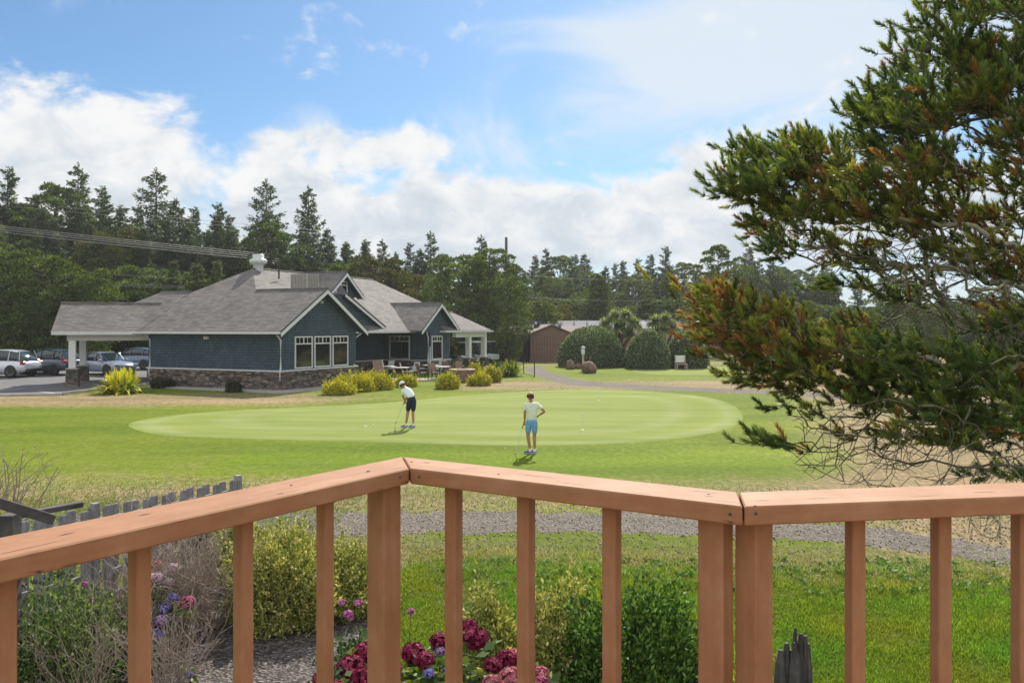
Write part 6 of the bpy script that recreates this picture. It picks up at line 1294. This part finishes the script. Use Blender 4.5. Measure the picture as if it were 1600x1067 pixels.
pts = np.array(pts); typ = np.array(typ); kin = np.array(kin)
# main limbs (photo pixels, depth offset) grown from the trunk
limbs = [[(1770, 480, 0), (1640, 400, -.1), (1500, 350, -.2), (1380, 335, -.2), (1260, 300, -.2), (1160, 292, -.2)], [(1775, 420, .1), (1640, 300, .2), (1550, 235, 0), (1480, 180, 0), (1440, 110, 0)], [(1760, 330, .1), (1650, 200, .2), (1570, 110, .3), (1530, 40, .2)],
         [(1775, 560, 0), (1620, 555, .2), (1480, 500, .2), (1360, 455, .3)], [(1780, 640, -.2), (1640, 640, -.3), (1500, 640, -.3), (1400, 625, -.3), (1290, 580, -.4), (1180, 530, -.5), (1090, 485, -.6)], [(1780, 520, -.1), (1620, 455, 0), (1480, 420, 0), (1340, 400, 0), (1230, 385, .1)],
         [(1785, 730, -.2), (1640, 735, -.4), (1500, 730, -.4), (1380, 715, -.4), (1270, 705, -.4)], [(1785, 700, .1), (1640, 690, .2), (1500, 680, .1), (1380, 660, 0), (1280, 640, .1)], [(1790, 820, -.3), (1650, 770, -.7), (1540, 780, -.8), (1450, 770, -.8)], [(1775, 590, .1), (1620, 590, .3), (1500, 570, .2), (1390, 560, .3), (1300, 530, .5)]]
nodes = [TB.copy()]; par = [-1]; isT = [True]
for i in range(len(trunk_pts)-1):
    for s in np.linspace(0, 1, 9)[1:]: nodes.append(trunk_pts[i]*(1-s)+trunk_pts[i+1]*s); par.append(len(nodes)-2); isT.append(True)
nT = len(nodes)
def grow(p_end, start, step=.13, curve=.12, wob=.02):
    a_ = nodes[start]; d = p_end-a_; L_ = np.linalg.norm(d); m_ = max(1, int(L_/step)); prev = start; nrm = r.normal(size=3)*L_*curve; nrm[2] -= L_*curve*.4
    for k in range(1, m_+1):
        s = k/m_; q = a_+d*s+nrm*s*(1-s)+(r.normal(size=3)*wob if k < m_ else 0); nodes.append(q); par.append(prev); isT.append(False); prev = len(nodes)-1
    return prev
for lb in limbs:
    p0_ = wpt(lb[0][0], lb[0][1], YP+lb[0][2]); na = np.array(nodes[:nT]); j = int(np.argmin(np.linalg.norm(na-p0_, axis=1)))
    for q in lb: j = grow(wpt(q[0], q[1], YP+q[2]), j, curve=.05, wob=.025)
order = np.argsort(np.linalg.norm(pts-(TB+[0, 0, 4]), axis=1)); endn = {}
NA = np.zeros((60000, 3)); ND_ = np.zeros((60000, 3)); cnt = len(nodes); NA[:cnt] = nodes
def ndir(a_, b_):
    for k in range(a_, b_):
        if par[k] >= 0: ND_[k] = unit(NA[k]-NA[par[k]])
ndir(0, cnt)
TC = TB+np.array([-.1, 0, 3.5]); DT = np.zeros(60000); DT[:cnt] = np.linalg.norm(NA[:cnt]-TC, axis=1)
for i in order:
    p = pts[i]; dp = np.linalg.norm(p-TC); d = np.linalg.norm(NA[:cnt]-p, axis=1)+np.where(DT[:cnt] > dp, (DT[:cnt]-dp)*2.0, 0); d[:nT] += 1.0; cs = np.einsum('ij,ij->i', ND_[:cnt], p-NA[:cnt])/np.maximum(np.linalg.norm(p-NA[:cnt], axis=1), 1e-6); d = d*(1+.55*(1-cs))+.05*(1-cs); j = int(np.argmin(d))
    e = grow(p, j, .09, .12, .010); n_ = len(nodes); NA[cnt:n_] = nodes[cnt:n_]; ndir(cnt, n_); DT[cnt:n_] = np.linalg.norm(NA[cnt:n_]-TC, axis=1); cnt = n_; endn[i] = e
ND = NA[:cnt]; par = np.array(par); w_ = np.zeros(cnt)
tipm = np.ones(cnt, bool); tipm[par[par >= 0]] = False; w_[tipm] = 1
for i in range(cnt-1, 0, -1): w_[par[i]] += w_[i]
rad = .0027*np.power(np.maximum(w_, 1), .44); rad[:nT] = np.interp(np.arange(nT), [0, nT-1], [.24, .05]); rad = np.minimum(rad, .22)
idx = np.arange(1, cnt); thick = (rad[idx] > .012); P_ = par[idx]
pineE = empty('foreground_pine', TB, 'large shore pine with browning needles and lichened bare twigs filling the right side', 'tree')
off = TB
def segs(sel, n, name, mat): 
    ii = idx[sel]; rp = np.minimum(rad[par[ii]], rad[ii]*1.35); V, Fc = segs_mesh(ND[par[ii]]-off, ND[ii]-off, rp, rad[ii], n); return npmesh(name, V, Fc, mat, pineE, smooth=True)
segs(idx < nT, 12, 'trunk', 'lichen_bark'); segs((idx >= nT) & thick, 7, 'branches', 'lichen_bark'); bare_f = np.zeros(cnt, bool)
for i_, e_ in endn.items():
    if typ[i_] == 0: bare_f[e_] = True
for i in range(cnt-1, 0, -1): bare_f[par[i]] |= bare_f[i]
tw = segs((idx >= nT) & ~thick, 4, 'twig', 'flat_attr')
ii = idx[(idx >= nT) & ~thick]; tc_ = np.where(bare_f[ii][:, None], np.array([[.17, .15, .115]]), np.array([[.10, .078, .055]]))*(1+r.uniform(-.35, .35, (len(ii), 1)))
a_ = tw.data.color_attributes.new('Col', 'FLOAT_COLOR', 'POINT'); c4 = np.ones((len(ii)*8, 4), np.float32); c4[:, :3] = np.repeat(tc_, 8, 0); a_.data.foreach_set('color', c4.ravel())
# needle sprays
KC = {0: [[(.08, .13, .04), (.13, .19, .05), (.22, .27, .06), (.30, .16, .04)], [3.4, 4, 2.6, .5]], 1: [[(.10, .14, .035), (.17, .21, .045), (.27, .28, .06), (.30, .16, .05), (.20, .10, .05)], [3, 3.4, 3.0, 1.1, .6]], 2: [[(.13, .17, .035), (.22, .25, .05), (.32, .17, .06), (.26, .11, .05), (.30, .29, .07)], [3, 3.2, 2.4, 1.7, 2.4]]}
parts = []
tips_i = [i for i in range(len(pts)) if typ[i] == 1]
for kd in (0, 1, 2):
    ii = [i for i in tips_i if kin[i] == kd]; e = np.array([endn[i] for i in ii]); tp = ND[e]; bk = ND[par[e]]; dirv = unit(tp-bk)
    cols, wt = KC[kd]; cols = np.array(cols); ci = r.choice(len(cols), len(e), p=np.array(wt)/sum(wt))
    for sub in range(1):         # the tip and a second spray beside it
        o_ = 0 if sub == 0 else 1; base_ = tp if sub == 0 else tp-dirv*.10+r.normal(size=tp.shape)*.07; dv = unit(dirv*.8+np.array([-.25, 0, .70])+r.normal(size=tp.shape)*.30); SL_ = r.uniform(.09, .17, len(e)); nn = 84
        u = r.uniform(0, 1, (len(e), nn)); rd_ = unit(r.normal(size=(len(e), nn, 3))); rd_ = unit(rd_-np.sum(rd_*dv[:, None], -1, keepdims=True)*dv[:, None]); cen = base_[:, None]+dv[:, None]*(u*SL_[:, None])[..., None]
        dn = unit(rd_*(.95-.55*u[..., None])+dv[:, None]*(.6+.7*u[..., None])); n_ = cen.shape[0]*nn; V, Fc = blades(cen.reshape(-1, 3)-off, dn.reshape(-1, 3), r.uniform(.045, .072, n_), .0095, r)
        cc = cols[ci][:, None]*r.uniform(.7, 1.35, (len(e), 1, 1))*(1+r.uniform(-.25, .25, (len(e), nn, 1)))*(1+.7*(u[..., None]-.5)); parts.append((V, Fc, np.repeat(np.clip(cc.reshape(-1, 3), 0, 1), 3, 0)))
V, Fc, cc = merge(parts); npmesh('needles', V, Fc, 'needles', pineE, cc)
# cones
sel = r.choice(np.array(tips_i), 80, replace=False)
for i in sel:
    p = Vector(ND[par[endn[i]]]-off)+Vector(r.normal(size=3)*.02); d = Vector(r.normal(size=3)).normalized(); MB().tube([p, p+d*.015, p+d*.035, p+d*.05], [.006, .018, .015, .003], 7).build('cone', 'pole_wood', pineE)

# ------------------------------------------------------------ air
m = bpy.data.materials.new('haze'); m.use_nodes = True; T = NT(m); T.n.clear(); o_ = T.new('ShaderNodeOutputMaterial'); pv = T.new('ShaderNodeVolumePrincipled'); pv.inputs['Color'].default_value = (.92, .95, 1, 1); pv.inputs['Density'].default_value = .00032; pv.inputs['Anisotropy'].default_value = .3
T.link(pv.outputs[0], o_.inputs['Volume']); MATS['haze'] = m
tag(MB().box((-520, -140, -1.2), (520, 520, 27)).build('haze', 'haze'), 'thin pale haze in the air', 'haze', kind='stuff')
print('PINE', cnt, 'pts', len(pts), 'tris', len(Fc))
